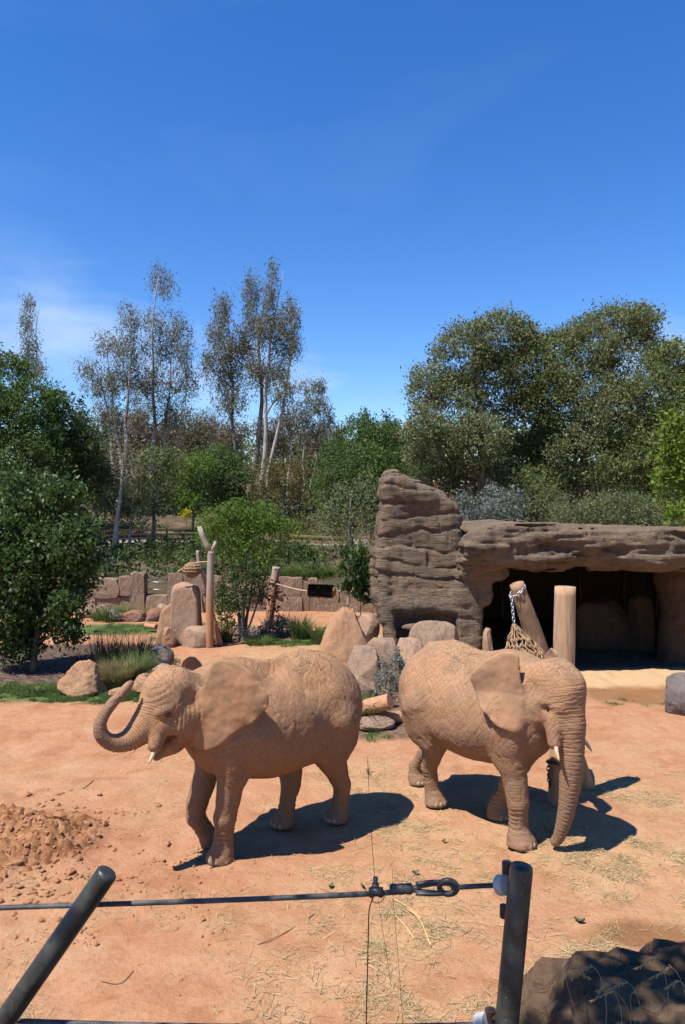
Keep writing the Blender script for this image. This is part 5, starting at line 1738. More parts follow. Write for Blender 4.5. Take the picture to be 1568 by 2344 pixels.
M_POST = wood_material('peeled_log', (0.33, 0.20, 0.115), (0.42, 0.27, 0.165), (0.27, 0.15, 0.08))
M_POST2 = wood_material('weathered_log', (0.24, 0.14, 0.08), (0.34, 0.21, 0.125), (0.13, 0.075, 0.045), mixg=0.6)
M_LOG = wood_material('dusty_log', (0.34, 0.17, 0.09), (0.42, 0.235, 0.135), (0.25, 0.12, 0.06), sc=(1.0, 7, 7))
M_RAIL = wood_material('dark_rail', (0.035, 0.026, 0.02), (0.06, 0.045, 0.035), (0.03, 0.022, 0.018), sc=(1, 6, 6))


def fork_material():
    s = NT('pole_bark_stained')
    co = s.tc.outputs['Object']
    z = s.sep(co)[2]
    n = s.noise(s.coords(scale=(6, 6, 1)), 3.0, 5.0)
    up = s.rng(s.math('ADD', z, s.math('MULTIPLY', n, 0.8)), 1.6, 3.0)
    c = s.mix(up, s.mix(n, (0.31, 0.145, 0.075), (0.38, 0.20, 0.11)), s.mix(n, (0.25, 0.19, 0.15), (0.36, 0.29, 0.24)))
    return s.surf(c, 0.9, s.bump(n, 0.4, 0.02), spec=0.15)


M_FORK = fork_material()
s_ = NT('rope_fibre')
M_ROPE = s_.surf(s_.mix(s_.noise(s_.tc.outputs['Object'], 25.0, 3.0), (0.24, 0.14, 0.078), (0.38, 0.245, 0.14)), 0.95, s_.bump(s_.noise(s_.coords(scale=(1, 1, 3)), 60.0, 2.0), 0.6, 0.01))
s_ = NT('pale_rope')
M_ROPE2 = s_.surf(s_.mix(s_.noise(s_.tc.outputs['Object'], 20.0, 3.0), (0.45, 0.36, 0.26), (0.6, 0.5, 0.38)), 0.9)
s_ = NT('hay')
M_HAY = s_.surf(s_.mix(s_.noise(s_.coords(scale=(1, 1, 4)), 18.0, 4.0), (0.13, 0.075, 0.035), (0.28, 0.18, 0.085)), 1.0, s_.bump(s_.noise(s_.tc.outputs['Object'], 40.0, 3.0), 0.8, 0.03))
s_ = NT('galvanised_chain')
M_CHAIN = s_.surf((0.42, 0.42, 0.44), 0.4, metal=0.8)
s_ = NT('dark_chain')
M_CHAIN2 = s_.surf((0.05, 0.045, 0.045), 0.5, metal=0.6)
s_ = NT('bristle')
M_BRISTLE = s_.surf(s_.mix(s_.attr('rnd'), (0.008, 0.008, 0.008), (0.035, 0.033, 0.032)), 0.7, spec=0.3)


def log_mesh(name, pts, rad, mats, sides=18, n=26, seed=0, wob=0.05, flare=True):
    """a log with slightly uneven girth and flat sawn ends"""
    c = spline([(*p, q) for p, q in zip(pts, rad)], n)
    v, f = tube(c[:, :3], c[:, 3], sides, True)
    body = n * sides
    cc = np.repeat(c[:, :3], sides, 0)
    k = 1 + wob * fbm(np.concatenate([(v[:body] - cc) * 5, ], 0) + cc * 0.9 + seed, 2)
    v[:body] = cc + (v[:body] - cc) * k[:, None]
    return mesh_np(name, v, f, True, mats=mats)


def make_log(label, pts, rad, mat, cat='log', name='log', group=None, seed=0, base=None, wob=0.05, sides=18, cap_mat=None):
    b = np.array(base if base is not None else pts[0], float)
    o = link(name, log_mesh(name, np.array(pts, float) - b, rad, [mat], seed=seed, wob=wob, sides=sides), None, tuple(b))
    # sawn end faces: sharp edge, own smooth group
    me = o.data
    fl = np.ones(len(me.polygons), bool)
    fl[-sides:] = False
    me.polygons.foreach_set('use_smooth', fl)
    return tag(o, label, cat, group)


def link_mesh(name, R1, r1, stretch, mat):
    n, m = 14, 6
    a = np.arange(n) / n * 2 * np.pi
    c = np.stack([np.cos(a) * R1 * 0.62, np.zeros(n), np.sin(a) * R1 * stretch], 1)
    v, f = [], []
    for i in range(n):
        t = c[(i + 1) % n] - c[i - 1]
        t /= np.linalg.norm(t)
        u = np.array([0, 1.0, 0])
        w = np.cross(t, u)
        for j in range(m):
            b = j / m * 2 * np.pi
            v.append(c[i] + r1 * (math.cos(b) * u + math.sin(b) * w))
    for i in range(n):
        for j in range(m):
            f.append([i * m + j, i * m + (j + 1) % m, ((i + 1) % n) * m + (j + 1) % m, ((i + 1) % n) * m + j])
    return mesh_np(name, np.array(v), np.array(f), True, mats=[mat])


def chain_along(pts, me, pitch, parent, origin):
    pts = np.array(pts, float)
    L = np.concatenate([[0], np.cumsum(np.linalg.norm(np.diff(pts, axis=0), axis=1))])
    k = 0
    d = pitch / 2
    while d < L[-1]:
        p = np.array([np.interp(d, L, pts[:, a]) for a in range(3)])
        q = np.array([np.interp(min(d + 0.01, L[-1]), L, pts[:, a]) for a in range(3)]) - np.array([np.interp(max(d - 0.01, 0), L, pts[:, a]) for a in range(3)])
        o = link('chain_link', me, parent)
        o.rotation_mode = 'QUATERNION'
        o.location = tuple(p - origin)
        o.rotation_quaternion = Vector(q).to_track_quat('Z', 'Y') @ Matrix.Rotation(math.pi / 2 * (k % 2) + 0.3, 3, 'Z').to_quaternion()
        k += 1
        d += pitch


# upright post and leaning log by the right elephant
pb = Vector((gx(1280, 10.9), 10.9, 0))
pt = at(1293, 1343, 10.9)
make_log('upright peeled log post standing behind the head of the right elephant', [pb - Vector((0, 0, 0.1)), pb * 0.5 + pt * 0.5 + Vector((0.02, 0, 0)), pt], [0.165, 0.158, 0.155], M_POST, 'post', 'log_post', 'log posts by the cave', 3, pb, wob=0.075)
lb = Vector((gx(1340, 11.6), 11.6, -0.1))
lt = at(1182, 1336, 11.3)
lm = at(1226, 1467, 11.4)
make_log('leaning log with a chain looped round its top', [lb, lb * 0.5 + lm * 0.5, lm, lm * 0.5 + lt * 0.5, lt], [0.17, 0.16, 0.148, 0.128, 0.108], M_POST2, 'post', 'log_post', 'log posts by the cave', 5, lb, wob=0.06)
axis = (lt - lm).normalized()
CH = link_mesh('chain_link', 0.033, 0.0075, 1.0, M_CHAIN)
c0 = at(1184, 1353, 11.31)
hang = at(1171, 1366, 11.19)
ch = tag(empty('chain', tuple(c0)), 'galvanised chain looped round the leaning log and hanging down', 'chain')
u = axis.cross(Vector((0, 1, 0))).normalized()
w = axis.cross(u).normalized()
loop = [c0 + axis * (0.05 * math.cos(a)) * -1 + (u * math.cos(a) + w * math.sin(a)) * 0.128 for a in np.linspace(0, 2 * np.pi, 40)]
chain_along([p[:] for p in loop], CH, 0.052, ch, np.array(c0))
apex = at(1177, 1430, 11.15)
chain_along([hang[:], apex[:]], CH, 0.052, ch, np.array(c0))

# rope net feeder under the chain
net = tag(empty('net_feeder', tuple(apex)), 'knotted rope hay net hanging from the chain on the leaning log', 'hay net', 'hay nets')
cen = np.array(at(1203, 1500, 11.15)) - np.array(apex)
r = np.random.default_rng(41)


def net_pt(a, t):
    """t 0 apex .. 1 rim .. 1.6 bottom"""
    if t <= 1:
        k = t ** 0.85
        return cen * np.array([t, t, t]) + np.array([math.cos(a) * 0.31, math.sin(a) * 0.22, 0.03 * math.sin(3 * a)]) * k
    q = (t - 1) / 0.6
    return cen + np.array([math.cos(a) * 0.31 * math.cos(q * 1.4), math.sin(a) * 0.22 * math.cos(q * 1.4), -0.30 * math.sin(q * 1.57)])


NA = 18
for i in range(NA):
    a = i / NA * 2 * np.pi
    c = [net_pt(a + 0.16 * math.sin(t * 14 + i) * min(1, t * 2), t) + r.normal(size=3) * 0.010 for t in np.linspace(0, 1.6, 16)]
    v, f = tube(spline(c, 30), 0.0125, 5)
    link('rope', mesh_np('rope', v, f, True, mats=[M_ROPE]), net)
for t in (0.45, 0.65, 0.85, 1.05, 1.25):
    c = [net_pt(a, t + 0.05 * ((k % 2) * 2 - 1)) * np.array([1.03, 1.03, 1.0]) for k, a in enumerate(np.linspace(0, 2 * np.pi, NA * 2 + 1))]
    v, f = tube(spline(c, 90), 0.011, 5)
    link('rope', mesh_np('rope', v, f, True, mats=[M_ROPE]), net)
v, f = ico(3)
v = v * np.array([0.27, 0.19, 0.24]) * (1 + 0.1 * fbm(v * 2, 2))[:, None]
link('hay', mesh_np('hay', v + cen + np.array([0, 0, -0.08]), f, True, mats=[M_HAY]), net)

# dark chain on the foot of the upright post
CH2 = link_mesh('chain_link', 0.036, 0.009, 1.0, M_CHAIN2)
c1 = Vector((pb.x + 0.01, pb.y, 0.62))
ch = tag(empty('chain', tuple(c1)), 'dark chain wrapped round the foot of the upright post', 'chain')
chain_along([(c1.x + 0.18 * math.cos(a), c1.y + 0.18 * math.sin(a), c1.z + 0.03 * math.sin(a * 2)) for a in np.linspace(0, 2 * np.pi, 50)], CH2, 0.055, ch, np.array(c1))
chain_along([(c1.x - 0.18, c1.y - 0.05, c1.z), (c1.x - 0.185, c1.y - 0.05, c1.z - 0.18), (c1.x - 0.17, c1.y - 0.08, c1.z - 0.3)], CH2, 0.055, ch, np.array(c1))

# cut logs between the elephants
make_log('long dusty log lying on the ground between the two elephants', [at(770, 1640, 15.2), at(850, 1642, 15.1), at(900, 1641, 15.15), at(990, 1636, 15.3)], [0.13, 0.14, 0.125, 0.11], M_LOG, 'log', 'log', 'cut logs between the elephants', 7, wob=0.08)
make_log('short thick cut log propped on the longer log', [at(795, 1634, 15.15), at(850, 1616, 14.95), at(893, 1605, 14.8)], [0.15, 0.16, 0.155], M_LOG, 'log', 'log', 'cut logs between the elephants', 8, wob=0.07)
make_log('small cut log lying left of the sloping shoulder rock', [at(333, 1432, 26.5), at(358, 1435, 26.2)], [0.09, 0.09], M_LOG, 'log', 'log', None, 9, wob=0.04)

# the forked pole, its crooked companion, the net ball
fb = Vector((gx(479, 23.5), 23.5, -0.1))
fk = tag(empty('forked_pole', tuple(fb)), 'tall bare forked tree pole standing by the dome shaped boulder', 'pole', 'bare timber poles in the yard')
q = lambda px, py, d: np.array(at(px, py, d)) - np.array(fb)
v, f = merge([tube(spline([(*q(479, 1490, 23.5), 0.165), (*q(480, 1420, 23.5), 0.145), (*q(481, 1340, 23.5), 0.135), (*q(482, 1290, 23.5), 0.13), (*q(483, 1262, 23.5), 0.15)], 24)[:, :3],
                  np.interp(np.linspace(0, 1, 24), [0, .3, .7, .9, 1], [0.145, 0.122, 0.112, 0.108, 0.118]), 14),
              tube([q(483, 1268, 23.5), q(472, 1246, 23.5), q(464, 1228, 23.48), q(456, 1205, 23.45)], [0.105, 0.092, 0.085, 0.075], 12),
              tube([q(484, 1266, 23.5), q(490, 1250, 23.5), q(494, 1240, 23.5)], [0.085, 0.062, 0.055], 10)])
v = v + 0.012 * fbm(v * 5, 2)[:, None]
link('trunk', mesh_np('trunk', v, f, True, mats=[M_FORK]), fk)
make_log('crooked thinner pole leaning behind the forked pole', [at(504, 1478, 23.9), at(494, 1440, 23.85), at(481, 1390, 23.8), at(474, 1345, 23.8), at(463, 1310, 23.8), at(455, 1288, 23.8), at(452, 1260, 23.8)],
         [0.115, 0.10, 0.085, 0.08, 0.07, 0.06, 0.05], M_FORK, 'pole', 'leaning_pole', 'bare timber poles in the yard', 11, Vector((gx(504, 23.9), 23.9, 0)), wob=0.05)
make_log('thin bare stick laid across the crooked pole', [at(407, 1309, 23.7), at(430, 1296, 23.7), at(452, 1288, 23.68), at(500, 1285, 23.72)], [0.025, 0.03, 0.03, 0.02], M_POST, 'stick', 'stick', None, 12, wob=0.05, sides=8)
nb = at(447, 1290, 23.6)
ball = tag(empty('net_feeder', tuple(nb)), 'round straw coloured net ball hanging from the crooked pole', 'hay net', 'hay nets')
bc = np.array(at(439, 1305, 23.6)) - np.array(nb)
v, f = ico(3)
v = v * np.array([0.26, 0.26, 0.25]) * (1 + 0.08 * fbm(v * 3, 2))[:, None]
v[:, 2] += 0.10 * np.clip(v[:, 2], 0, 1)
link('hay', mesh_np('hay', v + bc, f, True, mats=[M_HAY]), ball)
for i in range(14):
    a = i / 14 * 2 * np.pi
    c = [(0, 0, 0)] + [bc + np.array([0.28 * math.cos(a + 0.3 * t) * math.sin(t), 0.28 * math.sin(a + 0.3 * t) * math.sin(t), 0.235 * math.cos(t)]) for t in np.linspace(0.5, 3.1, 9)]
    v, f = tube(spline(c, 20), 0.016, 4)
    link('rope', mesh_np('rope', v, f, True, mats=[M_ROPE]), ball)
for t in (0.9, 1.3, 1.7, 2.1):
    c = [bc + np.array([0.29 * math.cos(a) * math.sin(t), 0.29 * math.sin(a) * math.sin(t), 0.235 * math.cos(t) + 0.015 * math.sin(7 * a)]) for a in np.linspace(0, 2 * np.pi, 30)]
    v, f = tube(c, 0.016, 4)
    link('rope', mesh_np('rope', v, f, True, mats=[M_ROPE]), ball)

# leaning stump with rope and the brush roller
sb = Vector((gx(612, 27.2), 27.2, -0.1))
st = at(633, 1298, 27.2)
make_log('leaning stump post with a rope tied round it', [sb, sb * 0.4 + st * 0.6, st], [0.17, 0.16, 0.15], M_FORK, 'post', 'stump_post', 'bare timber poles in the yard', 13, sb, wob=0.05)
ra = at(630, 1336, 27.0)
rb_ = at(704, 1353, 27.0)
rc = at(767, 1354, 27.0)
rd = at(880, 1325, 27.2)
rp = tag(empty('rope_line', tuple(ra)), 'pale rope strung from the leaning stump towards the tower', 'rope')
v, f = tube(np.array(spline([ra, (ra + rb_) / 2 - Vector((0, 0, 0.03)), rb_, rc, (rc + rd) / 2 - Vector((0, 0, 0.04)), rd], 40)) - np.array(ra), 0.026, 6)
link('rope', mesh_np('rope', v, f, True, mats=[M_ROPE2]), rp)
c = [np.array(sb * 0.24 + st * 0.76) - np.array(ra) + np.array([0.17 * math.cos(a), 0.17 * math.sin(a), 0.02 * math.sin(a)]) for a in np.linspace(0, 2 * np.pi, 24)]
v, f = tube(c, 0.024, 5)
link('knot_loop', mesh_np('knot_loop', v, f, True, mats=[M_RAIL]), rp)
bm_c = (rb_ + rc) / 2
br = tag(empty('brush_roller', tuple(bm_c)), 'black bristle brush roller hanging on the pale rope', 'brush roller')
hl = (rc - rb_).length / 2
ax_ = (rc - rb_).normalized()
rot = Matrix.Rotation(R(-14), 3, 'Z')
axr = rot @ ax_
v, f = tube([axr * -hl, axr * -hl * 0.5, axr * hl * 0.5, axr * hl], 0.17, 20)
link('core', mesh_np('core', v, f, True, mats=[M_LOG]), br)
n = 7000
r = np.random.default_rng(43)
t = r.uniform(-0.95, 0.90, n) * hl
a = r.uniform(0, 2 * np.pi, n)
e1 = np.array(axr.cross(Vector((0, 0, 1))).normalized())
e2 = np.cross(np.array(axr), e1)
rad = np.cos(a)[:, None] * e1 + np.sin(a)[:, None] * e2
p0 = t[:, None] * np.array(axr) + rad * 0.16
p1 = t[:, None] * np.array(axr) + rad * r.uniform(0.225, 0.25, n)[:, None] + r.normal(size=(n, 3)) * 0.014
tg = np.cross(rad, np.array(axr)) * 0.009 + np.array(axr) * 0.004
v = np.stack([p0 - tg, p0 + tg, p1 + tg * 0.6, p1 - tg * 0.6], 1).reshape(-1, 3)
o = link('bristles', mesh_np('bristles', v, np.arange(4 * n).reshape(-1, 4), False, dict(rnd=np.repeat(r.uniform(0, 1, n), 4)), [M_BRISTLE]), br)
o['kind'] = 'stuff'
v, f = tube([axr * (hl * 0.93), axr * (hl * 1.03)], 0.155, 18)
link('end_cap', mesh_np('end_cap', v, f, False, mats=[M_POST2]), br)

# cables over the low wall
cf = tag(empty('cable_fence', tuple(at(336, 1332, 32.3))), 'pair of thin cables strung over the low stone wall', 'cable fence')
for py in (1331, 1348):
    a, b = at(330, py, 32.25), at(392, py + 1, 32.25)
    v, f = tube(np.array([a, (a + b) / 2 - Vector((0, 0, 0.02)), b]) - np.array(cf.location), 0.016, 5)
    link('cable', mesh_np('cable', v, f, True, mats=[M_CHAIN]), cf)

# post and rail fence along the path
FENCE = []


def rail_fence(label, xs, y0, y1, h, rails, mat, seed):
    r_ = np.random.default_rng(seed)
    b0 = (xs[0], y0, gz(xs[0], y0))
    fe = tag(empty('rail_fence', b0), label, 'fence', 'post and rail fences on the slope')
    pts = []
    for i, x in enumerate(xs):
        y = y0 + (y1 - y0) * i / (len(xs) - 1)
        z = gz(x, y)
        pts.append((x, y, z))
        bm = box_vf((x - b0[0], y - b0[1], z - b0[2] + h / 2 - 0.15), (0.10, 0.10, h + 0.3), Matrix.Rotation(r_.uniform(-0.03, 0.03), 3, 'Y'), 0.012)
        bm_obj('fence_post', bm, mat, fe)
    for a, b in zip(pts[:-1], pts[1:]):
        for k in rails:
            p = np.array([a, b]) - np.array(b0) + np.array([[0, -0.085, k + r_.uniform(-0.02, 0.02)], [0, -0.085, k + r_.uniform(-0.02, 0.02)]])
            d = p[1] - p[0]
            L = np.linalg.norm(d)
            m = Vector(d).to_track_quat('X', 'Z').to_matrix()
            bm_obj('rail', box_vf(tuple(p.mean(0)), (L - 0.02, 0.045, 0.12), m, 0.008), mat, fe)
    return fe


rail_fence('dark three rail fence along the path behind the pale trunks', np.arange(-17.5, -7.2, 1.7), 45.2, 45.0, 0.95, (0.30, 0.55, 0.80), M_RAIL, 1)
rail_fence('grey two rail fence at the bend right of the domed canopy', np.arange(-5.6, 0.4, 1.45), 44.6, 44.2, 0.8, (0.32, 0.62), M_POST2, 2)

# palisade and tan roof peeping over the tower
pa = tag(empty('palisade', (gx(985, 36), 36, gz(gx(985, 36), 36))), 'grey picket palisade peeping over the right shoulder of the tower', 'fence')
r = np.random.default_rng(9)
for i in range(34):
    x = gx(970, 36) + i * 0.075
    top = 4.3 - (np.interp(784 + x / 36 * FPX, [970, 1000, 1025, 1050], [1094, 1096, 1108, 1122]) - 1172 + r.uniform(-3, 5)) / FPX * 36
    z0 = gz(x, 36)
    v, f = tube([(x, 36, z0 - 0.1), (x, 36, top - 0.06), (x, 36, top)], [0.032, 0.032, 0.006], 6)
    link('picket', mesh_np('picket', v - np.array(pa.location, np.float32), f, True, mats=[M_POST2]), pa)
hc = at(1012, 1100, 44)
hu = tag(empty('hut', (hc.x, 44, gz(hc.x, 44))), 'tan tent like hut roof showing behind the palisade', 'hut')
s_ = NT('tan_canvas')
M_CANVAS = s_.surf(s_.mix(s_.noise(s_.tc.outputs['Object'], 3.0, 3.0), (0.42, 0.29, 0.18), (0.48, 0.34, 0.22)), 0.9)
z0 = hc.z - gz(hc.x, 44)
rv = np.array([[-0.9, -1.0, z0 - 0.2], [1.6, -1.0, z0 - 0.2], [1.6, 1.6, z0 - 0.2], [-0.9, 1.6, z0 - 0.2], [0.35, 0.3, z0 + 0.42]])
bm = bmesh.new()
vs = [bm.verts.new(p) for p in rv]
for t in ((0, 1, 4), (1, 2, 4), (2, 3, 4), (3, 0, 4), (3, 2, 1, 0)):
    bm.faces.new([vs[i] for i in t])
bm_obj('roof', bm, M_CANVAS, hu)
bm_obj('wall', box_vf((0.35, 0.3, (z0 - 0.2) / 2 - 0.1), (2.2, 2.3, z0 - 0.02), None, 0.02), M_CANVAS, hu)


# ================================================================ litter on the yard
def straw_vf(x, y, z, L, r, w=(0.0025, 0.006), tilt=0.18, normal=None):
    n = len(x)
    a = r.uniform(0, 2 * np.pi, n)
    d = np.stack([np.cos(a), np.sin(a), r.normal(0, tilt, n)], 1)
    if normal is not None:
        d = d - normal * np.sum(d * normal, 1, keepdims=True)
    s = np.stack([-np.sin(a), np.cos(a), r.normal(0, 0.5, n)], 1) * (r.uniform(*w, n) / 2)[:, None]
    c = np.stack([x, y, z], 1)
    b = np.stack([-np.sin(a), np.cos(a), np.zeros(n)], 1) * (L * r.normal(0, 0.10, n))[:, None]
    p0, p2 = c - d * L[:, None] / 2 + b, c + d * L[:, None] / 2
    v = np.stack([p0 - s, p0 + s, p2 + s * 0.6, p2 - s * 0.6], 1).reshape(-1, 3)
    f = np.arange(4 * n).reshape(-1, 4)
    return v.astype(np.float32), f.astype(np.int32), np.repeat(r.uniform(0, 1, n), 4)


L_STRAW = leaf_material('straw', (0.26, 0.19, 0.085), (0.46, 0.36, 0.19), (0.28, 0.24, 0.115), 0.15, 0.6, 0.3)
r = np.random.default_rng(51)
xs, ys = r.uniform(-4.6, 6.5, 330000), 5.5 + 21 * r.uniform(0, 1, 330000) ** 2.2
m = straw_mask(xs, ys)
gate = smooth(-0.05, 0.38, fbm(P2(xs, ys, 2.2, 6.0), 3) + 0.10)
keep = r.uniform(0, 1, len(xs)) < (m ** 1.5) * (0.15 + 0.85 * gate) * np.where(ys < 13, 1.0, 0.6)
xs, ys = xs[keep], ys[keep]
print('straw', len(xs))
v, f, rnd = straw_vf(xs, ys, hgt(xs, ys) + r.uniform(0.004, 0.025, len(xs)), 0.03 + 0.15 * r.uniform(0, 1, len(xs)) ** 1.8, r)
setting(link('straw', mesh_np('straw', v, f, False, dict(rnd=rnd), [L_STRAW])), 'stuff')

# straw lying on the elephants' backs and heads
for ob, V, Nn, spots, nn in ((ele_r, EV_R, EN_R, [(-0.35, 0.0, 0.45), (-0.1, -0.2, 0.5), (1.15, 0.0, 0.28), (1.2, -0.1, 0.25)], 190), (ele_l, EV_L, EN_L, [(-0.7, 0.0, 0.45), (-0.5, 0.1, 0.4), (1.3, 0.05, 0.25)], 120)):
    w = np.zeros(len(V))
    for sx, sy, sr in spots:
        w = np.maximum(w, smooth(sr, 0, np.hypot(V[:, 0] - sx, V[:, 1] - sy)))
    w = w * (Nn[:, 2] > 0.6) * (V[:, 2] > 1.9)
    pick = r.choice(len(V), nn, p=w / w.sum())
    P_ = V[pick] + Nn[pick] * 0.008
    v, f, rnd = straw_vf(P_[:, 0], P_[:, 1], P_[:, 2], r.uniform(0.05, 0.17, nn), r, (0.004, 0.008), 0.1, Nn[pick])
    M4 = ob.matrix_basis
    v = v @ np.array(M4.to_3x3()).T.astype(np.float32) + np.array(M4.translation, np.float32)
    setting(link('straw', mesh_np('straw', v, f, False, dict(rnd=rnd), [L_STRAW])), 'stuff')

# the heap itself: crumbly soil in finer relief
hx_, hy_ = np.meshgrid(np.arange(-5.4, -2.85, 0.022), np.arange(7.95, 11.1, 0.024), indexing='ij')
hm = heap(hx_, hy_)
hz_ = hgt(hx_, hy_) - 0.05 + 0.055 * smooth(0.0, 0.35, hm)
crum = np.abs(fbm(P2(hx_, hy_, 5.5, 2.0), 3))
slab = smooth(0.10, 0.0, np.abs(noise3(P2(hx_ * 0.8, hy_, 2.6, 4.0)))) + 0.7 * smooth(0.10, 0.0, np.abs(noise3(P2(hx_, hy_, 6.0, 8.0))))
hz_ = hz_ + smooth(0.05, 0.5, hm) * (0.075 * crum + 0.03 * fbm(P2(hx_, hy_, 16.0, 5.0), 2) - 0.05 * slab)
hi_ = np.arange(hx_.size).reshape(hx_.shape)
hf_ = np.stack([hi_[:-1, :-1].ravel(), hi_[1:, :-1].ravel(), hi_[1:, 1:].ravel(), hi_[:-1, 1:].ravel()], 1)
s_ = NT('dug_soil')
n_ = s_.noise(s_.tc.outputs['Object'], 5.0, 5.0, 0.7)
n2_ = s_.noise(s_.tc.outputs['Object'], 60.0, 4.0, 0.7)
M_SOIL = s_.surf(s_.mix(s_.rng(n_, 0.38, 0.62), (0.20, 0.085, 0.038), (0.36, 0.185, 0.095)), 1.0, s_.bump(n2_, 0.9, 0.02), spec=0.05)
setting(link('soil_heap', mesh_np('soil_heap', np.stack([hx_.ravel(), hy_.ravel(), hz_.ravel()], 1), hf_, True, mats=[M_SOIL])))

# clods of soil
M_CLOD = NT('soil_clod')
M_CLOD = M_CLOD.surf(M_CLOD.mix(M_CLOD.noise(M_CLOD.tc.outputs['Object'], 6.0, 4.0), (0.20, 0.085, 0.04), (0.36, 0.19, 0.10)), 1.0, spec=0.05)
ci, cfaces = ico(1)


def clods(x, y, s, r):
    n = len(x)
    v = ci[None] * (1 + r.uniform(-0.35, 0.35, (n, len(ci), 1))) * s[:, None, None] * r.uniform(0.6, 1.2, (n, 1, 3)) * np.array([1, 1, 0.7])
    v = v + np.stack([x, y, hgt(x, y) + s * 0.15], 1)[:, None, :]
    f = cfaces[None] + (np.arange(n) * len(ci))[:, None, None]
    return v.reshape(-1, 3).astype(np.float32), f.reshape(-1, 3).astype(np.int32)


r = np.random.default_rng(52)
x = np.concatenate([r.normal(-4.1, 0.65, 1500), r.uniform(-4.2, -1.0, 1300), r.uniform(-4, 6, 700)])
y = np.concatenate([r.normal(9.4, 0.75, 1500), r.uniform(7.2, 9.6, 1300), 5.6 + 8 * r.uniform(0, 1, 700) ** 1.5])
s = 0.004 + 0.030 * r.uniform(0, 1, len(x)) ** 4.5
s[:1500] = 0.006 + 0.085 * r.uniform(0, 1, 1500) ** 4 * 0.6
s[2800:] *= 0.6
s[:26] = r.uniform(0.05, 0.10, 26)
k = np.ones(len(x), bool)
k[1500:2800] = fbm(P2(x[1500:2800], y[1500:2800], 1.2, 9.0), 2) > -0.05
v, f = clods(x[k], y[k], s[k], r)
setting(link('soil_clods', mesh_np('soil_clods', v, f, False, mats=[M_CLOD])), 'stuff')

# single leaves, twigs and reeds one can point at
M_DRYLEAF = NT('fallen_leaf')
M_DRYLEAF = M_DRYLEAF.surf((0.075, 0.075, 0.03), 0.6)
G = 'fallen leaves on the yard'
for i, (px, py, s, a, lab) in enumerate([(951, 1997, 0.10, 0.4, 'olive curled leaf lying left of the right post'), (1161, 1993, 0.07, 2.8, 'dark leaf lying right beside the top of the right post'),
                                       (757, 2032, 0.08, 1.0, 'dark leaf lying just above the taut cable'), (830, 2030, 0.07, 2.0, 'dark leaf next to the shackle above the cable'),
                                       (1327, 2112, 0.11, 2.7, 'green leaf lying right of the right post'), (1016, 1925, 0.07, 0.7, 'tiny leaf on the straw under the right elephant')]):
    d = ground_d(py)
    x = gx(px, d)
    t = np.linspace(-1, 1, 7)
    wv = (1 - t ** 2) ** 0.7 * 0.28 * s
    cz = 0.25 * s * t ** 2
    v = np.concatenate([np.stack([t * s / 2, wv, cz + 0.02], 1), np.stack([t * s / 2, t * 0, cz], 1), np.stack([t * s / 2, -wv, cz + 0.02], 1)])
    f = [[j, j + 1, 7 + j + 1, 7 + j] for j in range(6)] + [[7 + j, 8 + j, 15 + j, 14 + j] for j in range(6)]
    o = link('fallen_leaf', mesh_np('fallen_leaf', v, np.array(f), True, mats=[M_DRYLEAF]), None, (x, d, gz(x, d) + 0.01), (0.1, 0.05, a))
    tag(o, lab, 'leaf', G)
G = 'twigs and reed stems on the yard'
M_REED = NT('reed')
M_REED = M_REED.surf((0.50, 0.31, 0.15), 0.6)
M_TWIG = NT('twig')
M_TWIG = M_TWIG.surf((0.22, 0.13, 0.07), 0.9)
for i, (ps, rad, m, lab) in enumerate([
        ([(897, 2056), (935, 2078), (964, 2108)], 0.008, M_REED, 'upper orange reed stem lying below the cable fittings'), ([(930, 2080), (960, 2110), (986, 2168)], 0.009, M_REED, 'longest orange reed stem lying below the cable fittings'),
        ([(905, 2100), (930, 2130), (948, 2150)], 0.007, M_REED, 'short pale reed stem left of the longest reed'), ([(590, 2172), (650, 2140), (718, 2100)], 0.0045, M_TWIG, 'long bent twig below the middle of the cable'),
        ([(232, 2250), (275, 2255), (305, 2226)], 0.004, M_TWIG, 'curved twig right of the leaning left post'), ([(190, 1806), (205, 1794), (213, 1786)], 0.006, M_TWIG, 'short twig in front of the soil heap'),
        ([(160, 1612), (200, 1612), (255, 1608)], 0.009, M_TWIG, 'thin stick on the dirt under the raised trunk'), ([(1000, 1720), (1040, 1716), (1075, 1718)], 0.006, M_TWIG, 'thin twig on the ground behind the right elephant')]):
    pts = []
    for px, py in ps:
        d = ground_d(py)
        x = gx(px, d)
        pts.append((x, d, gz(x, d) + rad + 0.006))
    v, f = tube(spline(pts, 10), rad, 6)
    o = link('reed_stem' if m is M_REED else 'twig', mesh_np('twig', v - np.array(pts[0], np.float32), f, True, mats=[m]), None, pts[0])
    tag(o, lab, 'twig', G)
# ================================================================ visitor barrier and ledge in front
def steel(name, a, b, rough=0.45, metal=0.7, rust=0.0):
    s = NT(name)
    co = s.tc.outputs['Object']
    n = s.noise(co, 14.0, 5.0, 0.7)
    c = s.mix(s.rng(n, 0.4, 0.65), a, b)
    st = s.noise(s.coords(scale=(30, 30, 2.0)), 2.0, 4.0)
    c = s.mix(s.rng(st, 0.5, 0.68, 0.0, 0.5), c, b)
    sp = s.rng(s.voronoi(co, 38.0, 'F1'), 0.05, 0.09, 0.5, 0.0)
    c = s.mix(sp, c, (0.22, 0.21, 0.19))
    if rust:
        c = s.mix(s.rng(s.noise(co, 30.0, 4.0), 0.4, 0.6, 0, rust), c, (0.11, 0.05, 0.03))
    return s.surf(c, s.rng(n, 0.3, 0.7, rough - 0.12, rough + 0.15), s.bump(n, 0.15, 0.002), metal, 0.5)


